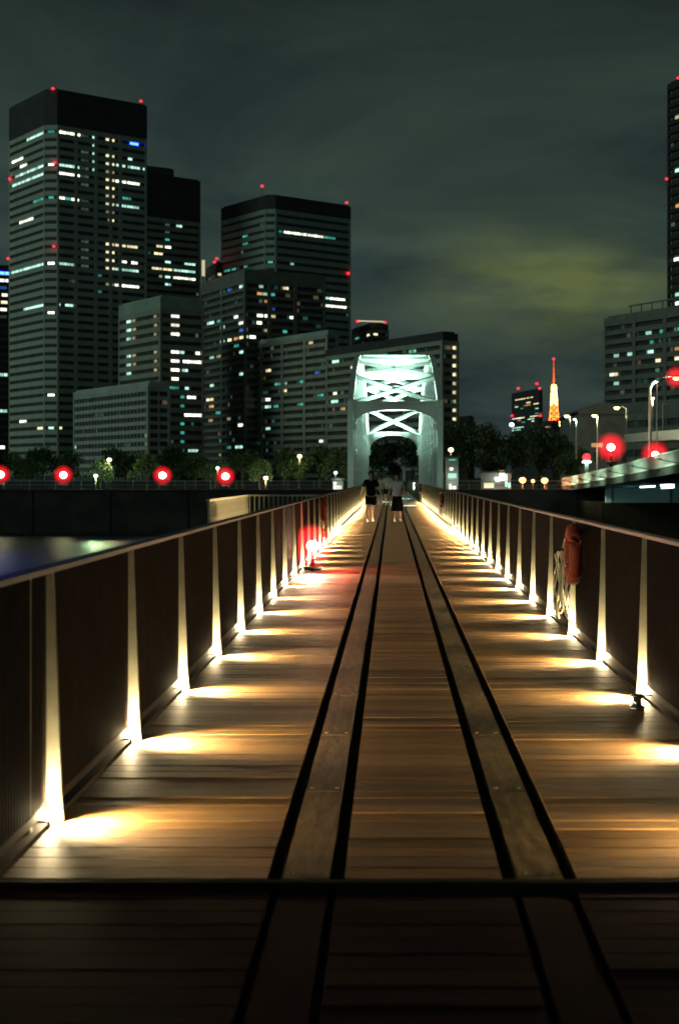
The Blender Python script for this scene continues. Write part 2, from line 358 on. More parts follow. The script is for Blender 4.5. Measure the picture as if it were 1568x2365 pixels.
# railings with a lamp at the foot of every post
WARM = (1.0, 0.74, 0.38)
H = 1.10
def railing(side, first, step, label):
    sx = -1 if side == 'l' else 1
    xe = XL if side == 'l' else XR
    inn = -sx                                   # direction from the rail to the deck
    t = empty('railing', (xe, 0, 0), label, 'railing')
    # coordinates below are relative to the deck edge; +inn goes inboard
    x_out, x_in = -inn * 0.075, inn * 0.012
    a, b = sorted((x_out, x_in))
    MB().box(*sorted((-inn * 0.075, inn * 0.005)), 3.0, BANK, H, H + 0.024).build('handrail', M['rail'], t)
    MB().box(*sorted((-inn * 0.065, -inn * 0.03)), 3.0, BANK, 0.045, 0.085).build('bottom_rail', M['bars'], t)
    post = MB()                                 # tapered fin, wider at its foot
    for z_, o_, i_ in ((0.0, 0.078, 0.040), (0.16, 0.076, 0.030), (H - 0.002, 0.064, -0.006)):
        for y_ in (0.0, 0.022): post.v += [(-inn * o_, y_, z_), (inn * i_, y_, z_)]
    for k in (0, 4): post.f += [(k, k+1, k+5, k+4), (k+2, k+6, k+7, k+3), (k, k+4, k+6, k+2), (k+1, k+3, k+7, k+5)]
    post.f += [(0, 2, 3, 1), (8, 9, 11, 10)]
    foot = MB().box(*sorted((-inn * 0.08, inn * 0.03)), -0.03, 0.05, 0.0, 0.012)
    pmsh = post.mesh('post'); pmsh.materials.append(M['post'])
    fmsh = foot.mesh('post_foot'); fmsh.materials.append(M['fixture'])
    bay = MB(); nb = 42; sp_ = (step - 0.06) / nb
    for k in range(nb):
        yy = 0.05 + sp_ * (k + 0.5)
        bay.box(*sorted((-inn * 0.065, -inn * 0.03)), yy - 0.006, yy + 0.006, 0.086, H - 0.001)
    bmsh = bay.mesh('baluster_infill'); bmsh.materials.append(M['bars'])
    hood = MB()                                  # lamp: little wedge housing, open to the deck and to the post
    x0, x1 = sorted((-inn * 0.062, inn * 0.004))
    hood.box(x0, x1, -0.060, -0.050, 0.0, 0.030)
    hood.box(*sorted((-inn * 0.062, -inn * 0.05)), -0.050, -0.005, 0.0, 0.030)
    hmsh = hood.mesh('post_lamp'); hmsh.materials.append(M['fixture'])
    lens = MB().box(*sorted((-inn * 0.047, inn * 0.002)), -0.046, -0.006, 0.004, 0.034).mesh('lens'); lens.materials.append(M['lens'])
    dd = bpy.data.lights.new('deck_beam', 'SPOT'); dd.energy = 1450; dd.color = WARM; dd.shadow_soft_size = 0.006; dd.spot_size = R(70); dd.spot_blend = 1.0
    df = bpy.data.lights.new('foot_light', 'POINT'); df.energy = 13; df.color = (1.0, 0.78, 0.42); df.shadow_soft_size = 0.012
    dw = bpy.data.lights.new('fan_beam', 'SPOT'); dw.energy = 60; dw.color = WARM; dw.shadow_soft_size = 0.008; dw.spot_size = R(130); dw.spot_blend = 0.35
    du = bpy.data.lights.new('post_beam', 'SPOT'); du.energy = 300; du.color = (1.0, 0.80, 0.46); du.shadow_soft_size = 0.015; du.spot_size = R(70); du.spot_blend = 0.9
    dds = []
    for f_ in (0.72, 1.0, 1.25):
        c_ = dd.copy(); c_.energy = dd.energy * f_; c_.color = (1.0, WARM[1] * (0.97 + 0.03 * f_), WARM[2] * (0.85 + 0.15 * f_)); dds.append(c_)
    y = first + 0.10; i = 0
    while y < BANK - 1:
        lit = y < 84
        p = obj('post', pmsh, None, t, (0, y, 0)); obj('post_foot', fmsh, None, p)
        bo = obj('baluster_infill', bmsh, None, t, (0, y, 0)); bo['kind'] = 'stuff'
        if lit:
            lo = obj('post_lamp', hmsh, None, t, (0, y - 0.03, 0)); obj('lens', lens, None, lo)
            k = random.uniform(0.8, 1.2)
            s1 = bpy.data.objects.new('deck_beam', random.choice(dds)); COL.objects.link(s1); s1.parent = lo
            s1.location = (inn * 0.012, -0.026, 0.058); s1.rotation_euler = Vector((inn * 1.0, random.uniform(-0.06, 0.06), -0.58)).to_track_quat('-Z', 'Y').to_euler()
            s1.scale = (2.3, 1.0, 1.0)
            s3 = bpy.data.objects.new('fan_beam', dw); COL.objects.link(s3); s3.parent = lo
            s3.location = (inn * 0.008, -0.03, 0.062); s3.rotation_euler = Vector((inn * 1.0, 0, -0.6)).to_track_quat('-Z', 'Y').to_euler()
            s2 = bpy.data.objects.new('post_beam', du); COL.objects.link(s2); s2.parent = lo
            s2.location = (-inn * 0.03, -0.045, 0.034); s2.rotation_euler = Vector((0, 0.16, 1)).to_track_quat('-Z', 'Y').to_euler()
            if y > 42: y += step; i += 1; continue
            s4 = bpy.data.objects.new('foot_light', df); COL.objects.link(s4); s4.parent = lo
            s4.location = (-inn * 0.01, -0.03, 0.05)
        y += step; i += 1
    # the bay in front of the first post, toward the camera
    bo = obj('baluster_infill', bmsh, None, t, (0, first + 0.10 - step, 0)); bo['kind'] = 'stuff'
    e = MB().box(*sorted((-inn * 0.06, -inn * 0.035)), -0.02, 0.02, 0, H - 0.002).build('end_post', M['bars_light'], t, loc=(0, Y_JOINT + 0.62, 0))
    return t
railing('l', 6.15, 1.94, 'walkway railing on the office tower side, carrying one life ring')
railing('r', 5.92, 1.90, 'walkway railing on the road bridge side, carrying three life rings')

# side platform with its own railing, outboard of the water-side railing
sp_t = empty('side_platform', (-2.45, 29.6, 0), 'small side platform with lit pale barred railing outside the walkway railing', 'platform')
MB().box(-0.95, 0.86, -3.6, 3.6, -0.35, -0.02).build('floor_slab', M['concrete'], sp_t)
MB().box(-0.4, 0.4, -0.5, 0.5, -6, -0.35).build('pier', M['concrete'], sp_t)
bar = MB().box(-0.009, 0.009, -0.02, 0.02, 0.06, H - 0.03).mesh('baluster'); bar.materials.append(M['bars_light'])
barx = MB().box(-0.02, 0.02, -0.009, 0.009, 0.06, H - 0.03).mesh('baluster'); barx.materials.append(M['bars_light'])
for i in range(60): obj('baluster', barx, None, sp_t, (-0.9, -3.5 + i * 0.1187, 0))
for i in range(16): obj('baluster', bar, None, sp_t, (-0.9 + 0.11 * (i + 0.5), 3.52, 0))
MB().box(-0.935, -0.865, -3.6, 3.56, H - 0.03, H + 0.012).build('top_rail', M['bars_light'], sp_t)
MB().box(-0.86, 0.86, 3.49, 3.56, H - 0.03, H + 0.010).build('top_rail', M['bars_light'], sp_t)
MB().box(-0.93, -0.87, -3.6, 3.56, 0.02, 0.06).build('foot_rail', M['bars_light'], sp_t)
for yy in (-2.6, -0.6, 1.4):
    fl = MB().box(0.70, 0.80, yy - 0.10, yy + 0.10, -0.02, 0.05).build('floor_lamp', M['fixture'], sp_t)
    MB().box(0.685, 0.699, yy - 0.08, yy + 0.08, 0.0, 0.045).build('lens', M['lens'], fl)
    light('SPOT', 'platform_beam', fl, (0.66, yy, 0.10), 300, WARM, 0.05, (-1, 0, 0.16), 130, 0.6)

# lamp wrapped in an added red halo ball
def halo_lamp(name, loc, rad, label, post_h=0.0, group=None, core=None, energy=0):
    t = empty(name, loc, label, 'lamp', group)
    if post_h: MB().tube([(0, 0, -post_h), (0, 0, -rad * 0.55)], max(0.03, rad * 0.09), 8).build('post', M['bars'], t)
    if post_h: MB().lathe([(rad * 0.35, -rad * 1.02), (rad * 0.42, -rad * 0.95), (rad * 0.42, -rad * 0.88), (rad * 0.2, -rad * 0.86)], 14).build('collar', M['fixture'], t)
    MB().ball((0, 0, 0), rad, 28).build('glow_ball', halo_mat('red_halo', rad, 0.85 if rad > 0.5 else 1.5), t, True)  # red halo put in as a glowing volume around the bulb
    MB().ball((0, 0, 0), core or rad * 0.38, 14, 0.9).build('bulb', M['bulb'], t, True)
    if energy: light('POINT', 'core_light', t, (0, 0, 0), energy, (0.9, 1.0, 0.45), rad * 0.4)
    return t

# ------------------------------------------------------------------ tied-arch bridge
AX0, AX1 = -2.45, 2.90
AY0, AY1 = 85.0, 143.0
arch = empty('arch_bridge', ((AX0 + AX1) / 2, AY0, 0), 'white floodlit steel arch with crossed bracing over the walkway', 'bridge')
cx = (AX0 + AX1) / 2
def az(y): return 5.9 + 4.9 * (1 - ((y - (AY0 + AY1) / 2) / ((AY1 - AY0) / 2)) ** 2)
SW = M['steel_white']
for x in (AX0, AX1):
    for i in range(8):
        y0 = AY0 + (AY1 - AY0) * i / 8; y1 = AY0 + (AY1 - AY0) * (i + 1) / 8
        MB().bar((x - cx, y0 - AY0, az(y0)), (x - cx, y1 - AY0, az(y1)), 0.34, 0.5).build('rib_segment', SW, arch)
    for i in range(0, 33, 2):
        if i % 4 == 0 and i not in (0, 32): wd = 0.09
        else: wd = 0.045
        if i in (0, 32): continue
        yy = AY0 + (AY1 - AY0) * i / 32
        MB().bar((x - cx, yy - AY0, -0.6), (x - cx, yy - AY0, az(yy) - 0.2), wd, wd).build('hanger', SW, arch)
    MB().box(x - cx - 0.2, x - cx + 0.2, -0.5, AY1 - AY0 + 0.5, -0.9, 0.55).build('tie_girder', SW, arch)
for i in range(1, 8):
    yy = AY0 + (AY1 - AY0) * i / 8
    MB().bar((AX0 - cx + 0.17, yy - AY0, az(yy)), (AX1 - cx - 0.17, yy - AY0, az(yy)), 0.30, 0.36).build('cross_strut', SW, arch)
for i in range(8):
    y0 = AY0 + (AY1 - AY0) * i / 8; y1 = AY0 + (AY1 - AY0) * (i + 1) / 8
    for k, (xa, xb) in enumerate(((AX0, AX1), (AX1, AX0))):
        dz = 0.02 * (1 if k else -1)
        MB().bar((xa - cx, y0 - AY0, az(y0) + dz), (xb - cx, y1 - AY0, az(y1) + dz), 0.30, 0.24).build('diagonal_brace', SW, arch)
hw = (AX1 - AX0) / 2
for yy in (0, AY1 - AY0):
    pt = MB()                      # portal plate with an arched lower edge
    n = 20; topz = 5.95
    pts = []
    for k in range(n + 1):
        a = math.pi * k / n
        x = -hw * math.cos(a) * 0.93
        pts.append((x, 4.35 + 1.25 * math.sin(a) ** 0.62 if yy == 0 else 3.75 + 2.05 * math.sin(a) ** 0.72))
    for k in range(n):
        (xa, za), (xb, zb) = pts[k], pts[k + 1]
        b = len(pt.v)
        for dy in (-0.09, 0.09):
            pt.v += [(xa, yy + dy, za), (xb, yy + dy, zb), (xb, yy + dy, topz), (xa, yy + dy, topz)]
        pt.f += [(b, b+1, b+2, b+3), (b+7, b+6, b+5, b+4), (b, b+4, b+5, b+1), (b+3, b+2, b+6, b+7)]
    pp = pt.build('portal_plate', SW, arch)
    fl = MB()
    for k in range(n):
        (xa, za), (xb, zb) = pts[k], pts[k + 1]
        fl.bar((xa, yy, za - 0.03), (xb, yy, zb - 0.03), 0.34, 0.05, (0, 0.01, 1))
    fl.build('arch_flange', SW, pp)
    MB().box(-hw, hw, yy - 0.19, yy + 0.19, topz, topz + 0.10).build('top_flange', SW, pp)
    for s in (-1, 1):
        MB().box(s * hw - 0.17, s * hw + 0.17, yy - 0.21, yy + 0.21, -0.9, 6.1).build('portal_leg', SW, arch)
for x0, y0 in ((0.58, 73.0), (-0.62, 84.0), (0.6, 96.0)):
    fx = MB().box(x0 - cx, x0 - cx + 0.72, y0 - AY0, y0 - AY0 + 0.16, 0.002, 0.05).build('deck_floodlight', M['fixture'], arch)
    MB().box(x0 - cx + 0.02, x0 - cx + 0.70, y0 - AY0 - 0.006, y0 - AY0 + 0.15, 0.051, 0.056).build('lens', M['bulb_c'], fx)
FLOOD = (0.55, 1.0, 0.80)
for s in (-1, 1):
    fx = MB().box(s * (hw - 0.75) - 0.12, s * (hw - 0.75) + 0.12, -7.2, -6.9, 0.004, 0.2).build('floodlight', M['fixture'], arch)
    light('SPOT', 'portal_beam', fx, (s * (hw - 0.75), -6.8, 0.35), 160, FLOOD, 0.12, (s * 0.12, 1, 0.45), 50, 0.8)
for i in range(8):
    yy = (AY1 - AY0) * (i + 0.5) / 8
    for s in (-1, 1):
        fx = MB().box(s * (hw - 0.42) - 0.1, s * (hw - 0.42) + 0.1, yy - 0.14, yy + 0.14, 0.0, 0.16).build('floodlight', M['fixture'], arch)
        light('SPOT', 'flood_beam', fx, (s * (hw - 0.55), yy, 0.32), 26000, FLOOD, 0.12, (-s * 0.62, -0.05, 1), 92, 0.8)

# ------------------------------------------------------------------ buildings
cube = MB().box(-0.5, 0.5, -0.5, 0.5, -0.5, 0.5).mesh('window')
PANE = {}
def pane_mesh(k):
    if k not in PANE:
        me = cube.copy(); me.name = 'window'; me.materials.append(M[k]); PANE[k] = me
    return PANE[k]
WCAP = {}
def Z1(x, y): return (x * .34178, 153.12 + y * .34178)
def Z2(x, y): return (x * .34178, 650.8 + y * .34178)
def Z3(x, y): return (459.4 + x * .39062, 421.1 + y * .39062)
def ZF(x, y): return (444.1 + x * .24413, 612.5 + y * .24413)
def Z5(x, y): return (1056.6 + x * .32618, 673.8 + y * .32618)
def Z6(x, y): return (1339.8 + x * .22655, 153.1 + y * .22655)
def Z8(x, y): return (1056.6 + x * .19532, 803.9 + y * .19532)
def cv(Z, rows): return [(*((Z(a, y)[0], Z(b, y)[0], Z(a, y)[1])), c) for a, b, y, c in rows]

def tower(name, label, u, D, th, uL, uR, v, fh, wall='fac_a', crown=0.0, crown_mat='crown', lit=(), chamfer=0.0, pw=1.7, glass='glass', win=0.5,
          warn=(), dim=0, piers=(), balcony=False, z0=0.0, fins=0, cat='building'):
    th = R(th); P0 = Vector((PX(u, D), D)); r = Vector((math.cos(th), math.sin(th))); l = Vector((-math.sin(th), math.cos(th)))
    k = (uR - U0) / F; Lr = (k * D - P0.x) / (math.cos(th) - k * math.sin(th))
    k = (uL - U0) / F; Ll = (P0.x - k * D) / (math.sin(th) + k * math.cos(th))
    top = PZ(v, D)
    t = empty(name, (P0.x, P0.y, z0), label, cat)
    def rel(p): return (p[0] - P0.x, p[1] - P0.y)
    def foot(inset):
        a = P0 + (r + l) * inset
        q = []
        if chamfer:
            q += [P0 + l * chamfer + (r + l * 0) * inset, P0 + r * chamfer + l * inset]
        else: q += [a]
        q += [P0 + r * (Lr - inset) + l * inset, P0 + r * (Lr - inset) + l * (Ll - inset), P0 + l * (Ll - inset) + r * inset]
        return [rel(p) for p in q]
    topw = top - z0
    INS = 0.9 if balcony else 0.55
    MB().prism(foot(INS), 0, topw - 0.3).build('core', M[glass], t)
    nfl = max(1, int((topw - crown) / fh))
    bandh = fh * (1 - win)
    bme = MB().prism(foot(0), 0, bandh).mesh('floor_band'); bme.materials.append(M[wall])
    ztop = topw - crown
    levels = []
    zc = ztop
    while zc - fh > -fh * 0.2:
        obj('floor_band', bme, None, t, (0, 0, zc - bandh)); levels.append(zc - bandh - fh * win / 2); zc -= fh
    if crown:
        MB().prism(foot(-0.05), ztop + 0.01, topw).build('crown', M[crown_mat], t)
    MB().prism(foot(0.8), topw - 0.29, topw + 0.7).build('parapet', M[crown_mat if crown else wall], t)
    # corner piers
    for (ax, L_) in ((r, Lr), (l, Ll)):
        oth = l if ax is r else r
        for s_ in [0.012, 0.988] + [p for f_, p in piers if f_ == ('r' if ax is r else 'l')]:
            c = P0 + ax * (L_ * s_ if not (chamfer and s_ < 0.05) else chamfer + 0.6) + oth * 0.28
            c = rel(c)
            wv = 0.9 if s_ in (0.012, 0.988) else 1.6
            dx = ax * wv / 2; dy = oth * 0.45
            poly = [(c[0] - dx.x - dy.x, c[1] - dx.y - dy.y), (c[0] + dx.x - dy.x, c[1] + dx.y - dy.y), (c[0] + dx.x + dy.x, c[1] + dx.y + dy.y), (c[0] - dx.x + dy.x, c[1] - dx.y + dy.y)]
            if ax is l: poly = poly[::-1]
            MB().prism(poly, 0, ztop - 0.02).build('pier', M[wall], t)
    if fins:
        for (ax, L_) in ((r, Lr), (l, Ll)):
            oth = l if ax is r else r
            n = int(L_ / fins)
            for i in range(1, n):
                c = rel(P0 + ax * (L_ * i / n) + oth * 0.2); dx = ax * 0.16; dy = oth * 0.27
                poly = [(c[0] - dx.x - dy.x, c[1] - dx.y - dy.y), (c[0] + dx.x - dy.x, c[1] + dx.y - dy.y), (c[0] + dx.x + dy.x, c[1] + dx.y + dy.y), (c[0] - dx.x + dy.x, c[1] - dx.y + dy.y)]
                if ax is l: poly = poly[::-1]
                MB().prism(poly, 0, ztop - 0.02).build('fin', M[wall], t)
    angr = math.atan2(r.y, r.x)
    cnt = [0]; used = set()
    def hit(uu):
        kk = (uu - U0) / F
        if uu >= u or Ll < 1: return 'r', (kk * D - P0.x) / (math.cos(th) - kk * math.sin(th))
        return 'l', (P0.x - kk * D) / (math.sin(th) + kk * math.cos(th))
    def put(face, s, z, wd, hh, mk):
        if cnt[0] >= 298: return
        ax, oth, L_ = (r, l, Lr) if face == 'r' else (l, r, Ll)
        s = min(max(s, wd / 2 + 0.3), L_ - wd / 2 - 0.3)
        key = (face, round(s / 0.8), round(z * 2))
        if key in used: return
        used.add(key)
        dep = INS - 0.10
        p = P0 + ax * s + oth * dep
        if chamfer and s < chamfer + 0.5:
            f_ = s / chamfer
            if face == 'r': return
            mid = P0 + (r + l) * (chamfer / 2); nrm = -(r + l).normalized()
            p = mid - nrm * (dep * 0.75)
            o = obj('window', pane_mesh(mk), None, t, (p.x - P0.x, p.y - P0.y, z)); o.rotation_euler.z = math.atan2(r.y - l.y, r.x - l.x)
            o.scale = (min(wd * 1.8, chamfer * 1.1), 0.12, hh); cnt[0] += 1; return
        o = obj('window', pane_mesh(mk), None, t, (p.x - P0.x, p.y - P0.y, z))
        o.rotation_euler.z = angr if face == 'r' else angr + math.pi / 2
        o.scale = (wd, 0.12, hh); cnt[0] += 1
    def put_px(ua, ub, vv, mk):
        fa, sa = hit(ua); fb, sb = hit(ub)
        fm, smid = hit((ua + ub) / 2)
        if fa != fm: sa = 0
        if fb != fm: sb = 0
        s0, s1 = min(sa, sb), max(sa, sb)
        ax = r if fm == 'r' else l
        dep = (P0 + ax * smid).y
        z = PZ(vv, dep) - z0
        z = min(levels, key=lambda q_: abs(q_ - z))
        n = max(1, round((s1 - s0) / pw)); ww = (s1 - s0) / n
        for i in range(n):
            put(fm, s0 + ww * (i + 0.5), z, ww * (0.86 if n > 1 else 0.95), fh * win * 0.66, mk)
    for ua, ub, vv, mk in lit: put_px(ua, ub, vv, mk)
    rnd = random.Random(name + label)
    for i in range(dim):
        uu = rnd.uniform(uL + 2, min(uR, 1566) - 2); z = rnd.choice(levels); f_, s_ = hit(uu)
        if z < 2: continue
        put(f_, s_, z, pw * rnd.uniform(0.4, 1.0), fh * win * 0.85, rnd.choice(['d', 'd', 'd2', 'd2', 'd3']))
    for ua, va, dz in warn:       # aviation lamps
        f_, s_ = hit(ua); ax, oth, L_ = (r, l, Lr) if f_ == 'r' else (l, r, Ll)
        s_ = min(max(s_, 0), L_)
        p = P0 + ax * s_ - oth * 0.5; z = PZ(va, p.y) - z0
        if z > topw - 1: p = P0 + ax * s_ + oth * 0.9
        rad = 3.4 * D / F
        lamp_ = MB().lathe([(rad * .5, -rad * .7), (rad * .95, -rad * .45), (rad, 0), (rad * .8, rad * .5), (rad * .3, rad * .75)], 12).build('warning_light', M['red'], t, True, (p.x - P0.x, p.y - P0.y, z))
        hgt = z - topw
        if hgt > 0.3: MB().tube([(0, 0, -hgt - 0.2), (0, 0, -rad * .6)], max(0.12, rad * 0.15), 6).build('mast', M['crown'], lamp_)
        else: MB().tube([(0, 0, 0), (oth.x * 1.2, oth.y * 1.2, 0)], rad * 0.3, 6).build('bracket', M['crown'], lamp_)
    return t

# A: the tallest tower
A1 = cv(Z1, [(178,300,430,'c'),(305,345,395,'t'),(380,548,412,'w'),(510,535,345,'c'),(78,152,658,'w'),(133,178,692,'w'),(100,298,730,'c'),(308,345,672,'w'),(372,542,685,'c'),
  (80,298,783,'c'),(312,352,735,'w'),(375,545,742,'w'),(222,295,915,'t'),(312,345,905,'t'),(372,445,902,'w'),(450,485,908,'t'),(488,540,912,'w'),(312,350,1020,'t'),(128,220,1065,'w'),
  (72,290,1390,'c'),(305,348,1352,'w'),(370,525,1356,'c'),(790,852,668,'c'),(868,950,682,'c'),(970,992,690,'c'),(785,858,778,'w'),(865,948,790,'w'),(832,892,895,'t'),(790,860,946,'c'),(862,945,956,'c'),
  (783,855,1222,'y'),(862,935,1232,'y'),(815,862,1330,'w'),(893,935,1338,'w'),(780,942,1390,'c'),(780,945,1498,'w'),(883,940,468,'bb'),(870,898,630,'c'),(470,520,1470,'d'),(668,692,1433,'t'),(668,692,1545,'t')])
A1 += cv(Z1, [(552,605,y,'d') for y in (420,475,580,635,690,748,805,920,975,1195,1250,1308,1362)])
A1 += cv(Z1, [(720,778,y,'g' if i % 5 == 4 else 'y') for i, y in enumerate((447,502,610,660,718,775,830,885,940,997,1217,1272,1328,1383,1495))]) + cv(Z1, [(735,776,1052,'y')])
A1 += cv(Z1, [(630,658,y,'c') for y in (375,435,490,545,600,655,708)])
A1 += cv(Z2, [(155,288,195,'c'),(305,345,180,'w'),(365,415,178,'c'),(445,500,183,'c'),(305,338,743,'w'),(130,175,920,'w'),(250,285,968,'y'),(300,330,970,'c'),(360,425,965,'y'),(58,130,1090,'c'),(160,250,1088,'c'),(55,250,1145,'w'),
  (540,608,690,'y'),(665,690,88,'t'),(665,690,143,'t'),(665,690,308,'t'),(770,815,645,'t'),(820,850,208,'t'),(470,490,405,'t'),(465,490,468,'t'),(465,490,628,'t'),(300,335,915,'b'),(300,335,808,'d')])
A1 += cv(Z2, [(545,600,y,'d') for y in (130,185,355,415,470,630)] + [(722,770,y,'y') for y in (95,150,205,370,645,700)] + [(715,768,y,'g') for y in (425,490)])
tower('office_tower', 'tallest office tower, dark crowned with red lamps at its roof corners', 113, 650, 38, 22, 340, 204, 3.78, 'fac_a', 16.0, lit=A1, chamfer=4.2, pw=1.75, win=0.42,
      warn=[(125,203,0),(28,249,0),(328,232,0),(126,376,0),(26,413,0),(124,569,0),(22,597,0)], piers=[('r', 0.27), ('r', 0.47), ('r', 0.62), ('r', 0.72)], dim=70)
B1 = cv(Z1, [(1195,1235,988,'c'),(1120,1150,1080,'d'),(1060,1105,1222,'y'),(1120,1160,1228,'w'),(1045,1105,1272,'y'),(1120,1158,1328,'c'),(1250,1325,1337,'c'),(1030,1100,1370,'y'),(1105,1168,1375,'y'),(1178,1325,1386,'c'),
  (1120,1155,1425,'c'),(1175,1325,1433,'w'),(1120,1160,1475,'c'),(1120,1150,1130,'d'),(1120,1150,1180,'t'),(1080,1100,1425,'g')])
tower('office_tower', 'stepped office tower tucked behind the tallest tower, warm windows low on its face', 330, 735, 36, 300, 463, 400, 3.9, 'fac_b', 22, lit=B1, pw=2.2, win=0.42, dim=10)
tower('office_tower', 'narrow dark roof block rising just behind the stepped office tower', 335, 800, 30, 310, 402, 384, 4, 'crown', 30, pw=2.2, dim=2)
# C
C1 = cv(Z3, [(475,495,288,'t'),(505,640,300,'w'),(645,740,308,'w'),(745,810,320,'t'),(750,775,678,'c'),(778,868,680,'w'),(692,780,714,'w'),(782,875,722,'w'),(255,285,322,'t'),(255,285,368,'t'),(262,285,497,'t'),(190,215,512,'t'),(145,180,515,'t'),(395,430,462,'t'),(545,565,478,'c')])
tower('office_tower', 'squat topped office tower with one long bright strip under its dark roof edge', 622, 700, 38, 511, 810, 450, 3.85, 'fac_b', 6.5, lit=C1, chamfer=3.5, pw=2.1, win=0.4, dim=10,
      warn=[(602,429,0),(803,467,0),(803,631,0)])
# D
D1 = cv(Z2, [(1160,1218,y,'w') for y in (228,288,350,472,533,595)] + [(1165,1212,655,'w'),(1148,1215,718,'t'),(1225,1250,482,'c'),(1328,1355,483,'w'),(1240,1362,542,'w'),(1235,1275,598,'c'),(1255,1280,718,'c'),(1268,1330,778,'w'),(1250,1365,898,'w'),(1275,1345,1137,'c')]
  + [(1225,1250,y,'t') for y in (768,808,860,958,1000,1048,1095,1140)] + [(850,880,y,'c') for y in (273,335,395,512,570,628)] + [(890,912,y,'g') for y in (265,325,385,500,560)] + [(1035,1055,y,'g') for y in (237,297,358,480,540,600)])
tower('office_block', 'mid height office block with a column of white windows beside its corner', 371, 560, 36, 275, 470, 685, 3.55, 'fac_c', 4.5, 'fac_b', lit=D1, pw=1.7, win=0.45, dim=12)
# E
tower('office_block', 'low pale block with a fine grid facade in front of the tallest tower', 343, 500, 34, 170, 392, 884, 2.95, 'fac_w', 1.6, 'fac_w', lit=cv(Z2, [(972,1000,1043,'c'),(972,998,1088,'g'),(640,690,925,'d'),(840,870,1092,'d'),(365,410,1138,'c')]), pw=1.6, win=0.55, fins=3.0, dim=16)
# F
F1 = cv(ZF, [(250,290,222,'t'),(320,360,210,'b'),(430,490,213,'c'),(640,680,212,'c'),(865,920,232,'y'),(622,670,280,'o'),(675,735,290,'c'),(740,790,295,'t'),(690,730,360,'o'),(765,790,440,'b'),(380,415,490,'w'),(622,675,490,'w'),(692,735,498,'w'),(745,795,498,'y'),(930,975,515,'w'),(425,485,562,'w'),(620,665,562,'w'),
  (690,730,635,'g'),(865,905,650,'t'),(250,290,570,'c'),(430,465,640,'b'),(220,250,508,'t'),(125,190,520,'c'),(250,290,712,'c'),(320,355,705,'y'),(380,420,700,'o'),(430,480,705,'y'),(500,540,700,'c'),(552,608,698,'w'),(380,425,795,'t'),(430,465,793,'c'),(150,190,865,'c'),(215,280,855,'g'),(430,465,1010,'c'),(155,188,1145,'c'),
  (120,185,1285,'y'),(145,188,1357,'o'),(208,250,1420,'t'),(140,178,1495,'o'),(315,345,1487,'g'),(418,460,1530,'w'),(245,275,1630,'t'),(310,350,1698,'t'),(390,460,1690,'c'),(240,275,1770,'g')])
tower('apartment_tower', 'dark apartment tower dotted with small mixed windows, standing before the strip lit office tower', 565, 600, 30, 463, 752, 624, 3.1, 'fac_d', 4, 'fac_d', lit=F1, pw=2.4, win=0.55, balcony=True, dim=70, piers=[('r', 0.3), ('r', 0.62), ('l', 0.5)])
# G, H
G1 = cv(ZF, [(680,728,985,'y'),(830,880,1113,'c'),(765,820,1122,'t'),(1005,1040,1097,'t'),(830,878,1192,'y'),(680,720,1282,'w'),(672,730,1360,'c'),(755,800,1355,'t'),(980,1035,1333,'t'),(1145,1195,1003,'b'),(1165,1228,1238,'t'),(1085,1125,695,'y'),(680,722,1518,'c'),(615,650,1675,'t'),(1185,1222,1658,'w'),(755,790,1745,'d')])
tower('apartment_block', 'broad apartment slab with sloping pale parapet, between the dark tower and the arch', 757, 560, 36, 556, 780, 765, 3.05, 'fac_c', 1.2, 'fac_b', lit=G1, pw=2.4, win=0.5, balcony=True, dim=60, piers=[('l', 0.25), ('l', 0.5), ('l', 0.75)])
H1 = cv(ZF, [(1305,1370,838,'c'),(1480,1522,977,'y'),(1315,1350,1228,'w'),(1295,1362,1312,'c'),(1385,1430,1388,'o')]) + cv(Z3, [(1235,1265,952,'t'),(1230,1270,1008,'c'),(1075,1100,970,'t'),(1060,1085,1030,'g')] + [(1512,1530,y,'y') for y in (985,1040,1092,1143,1195,1250,1303,1357,1410)])
tower('apartment_block', 'long apartment block directly behind the arch, with a column of balcony lights', 1022, 475, 33, 752, 1057, 769, 3.0, 'fac_c', 2.4, 'crown', lit=H1, pw=2.2, win=0.5, balcony=True, dim=60, piers=[('l', 0.3), ('l', 0.62)])
# I
tower('apartment_tower', 'small dark rooftop with two red lamps joined by a lit bar above the long block', 856, 760, 20, 812, 896, 748, 3.2, 'fac_d', 3, lit=cv(Z3, [(985,1020,900,'y'),(1035,1060,887,'y'),(915,940,875,'t')]), pw=2.2, balcony=True, dim=4, warn=[(822,742,0),(890,744,0)])
ib = MB(); a = at(827, 741, 758); b = at(886, 743, 758)
tag(ib.bar(a, b, 0.5, 0.7).build('light_bar', M['y']), 'thin glowing bar between two red roof lamps above the long block', 'light')
# O
O1 = cv(Z1, [(0,70,1365,'bb'),(0,60,1438,'w'),(15,55,1545,'w')]) + cv(Z2, [(10,58,88,'w'),(10,55,118,'y'),(5,50,170,'w'),(0,50,222,'d'),(0,55,605,'c'),(0,52,852,'c'),(0,45,895,'t'),(0,35,1110,'w')]) + cv(Z1, [(0,50,1478,'b'),(0,50,1510,'b')]) + cv(Z2, [(0,50,10,'b'),(0,50,40,'b')])
O1 += [(-100, -6, v_, 'bb') for v_ in (650, 665, 680, 700, 715, 730, 750, 775)] + [(-60, 4, v_, 'bb') for v_ in (872, 905, 930, 960)] + [(-70, -6, v_, 'bb') for v_ in (618, 640, 690)] + [(-60, -10, v_, 'c') for v_ in (740, 800, 858, 900, 942, 985)] + [(-90, -20, v_, 'b') for v_ in (700, 720, 760, 820, 880, 925)]  # added panes past the picture edge, put in to tint the water blue
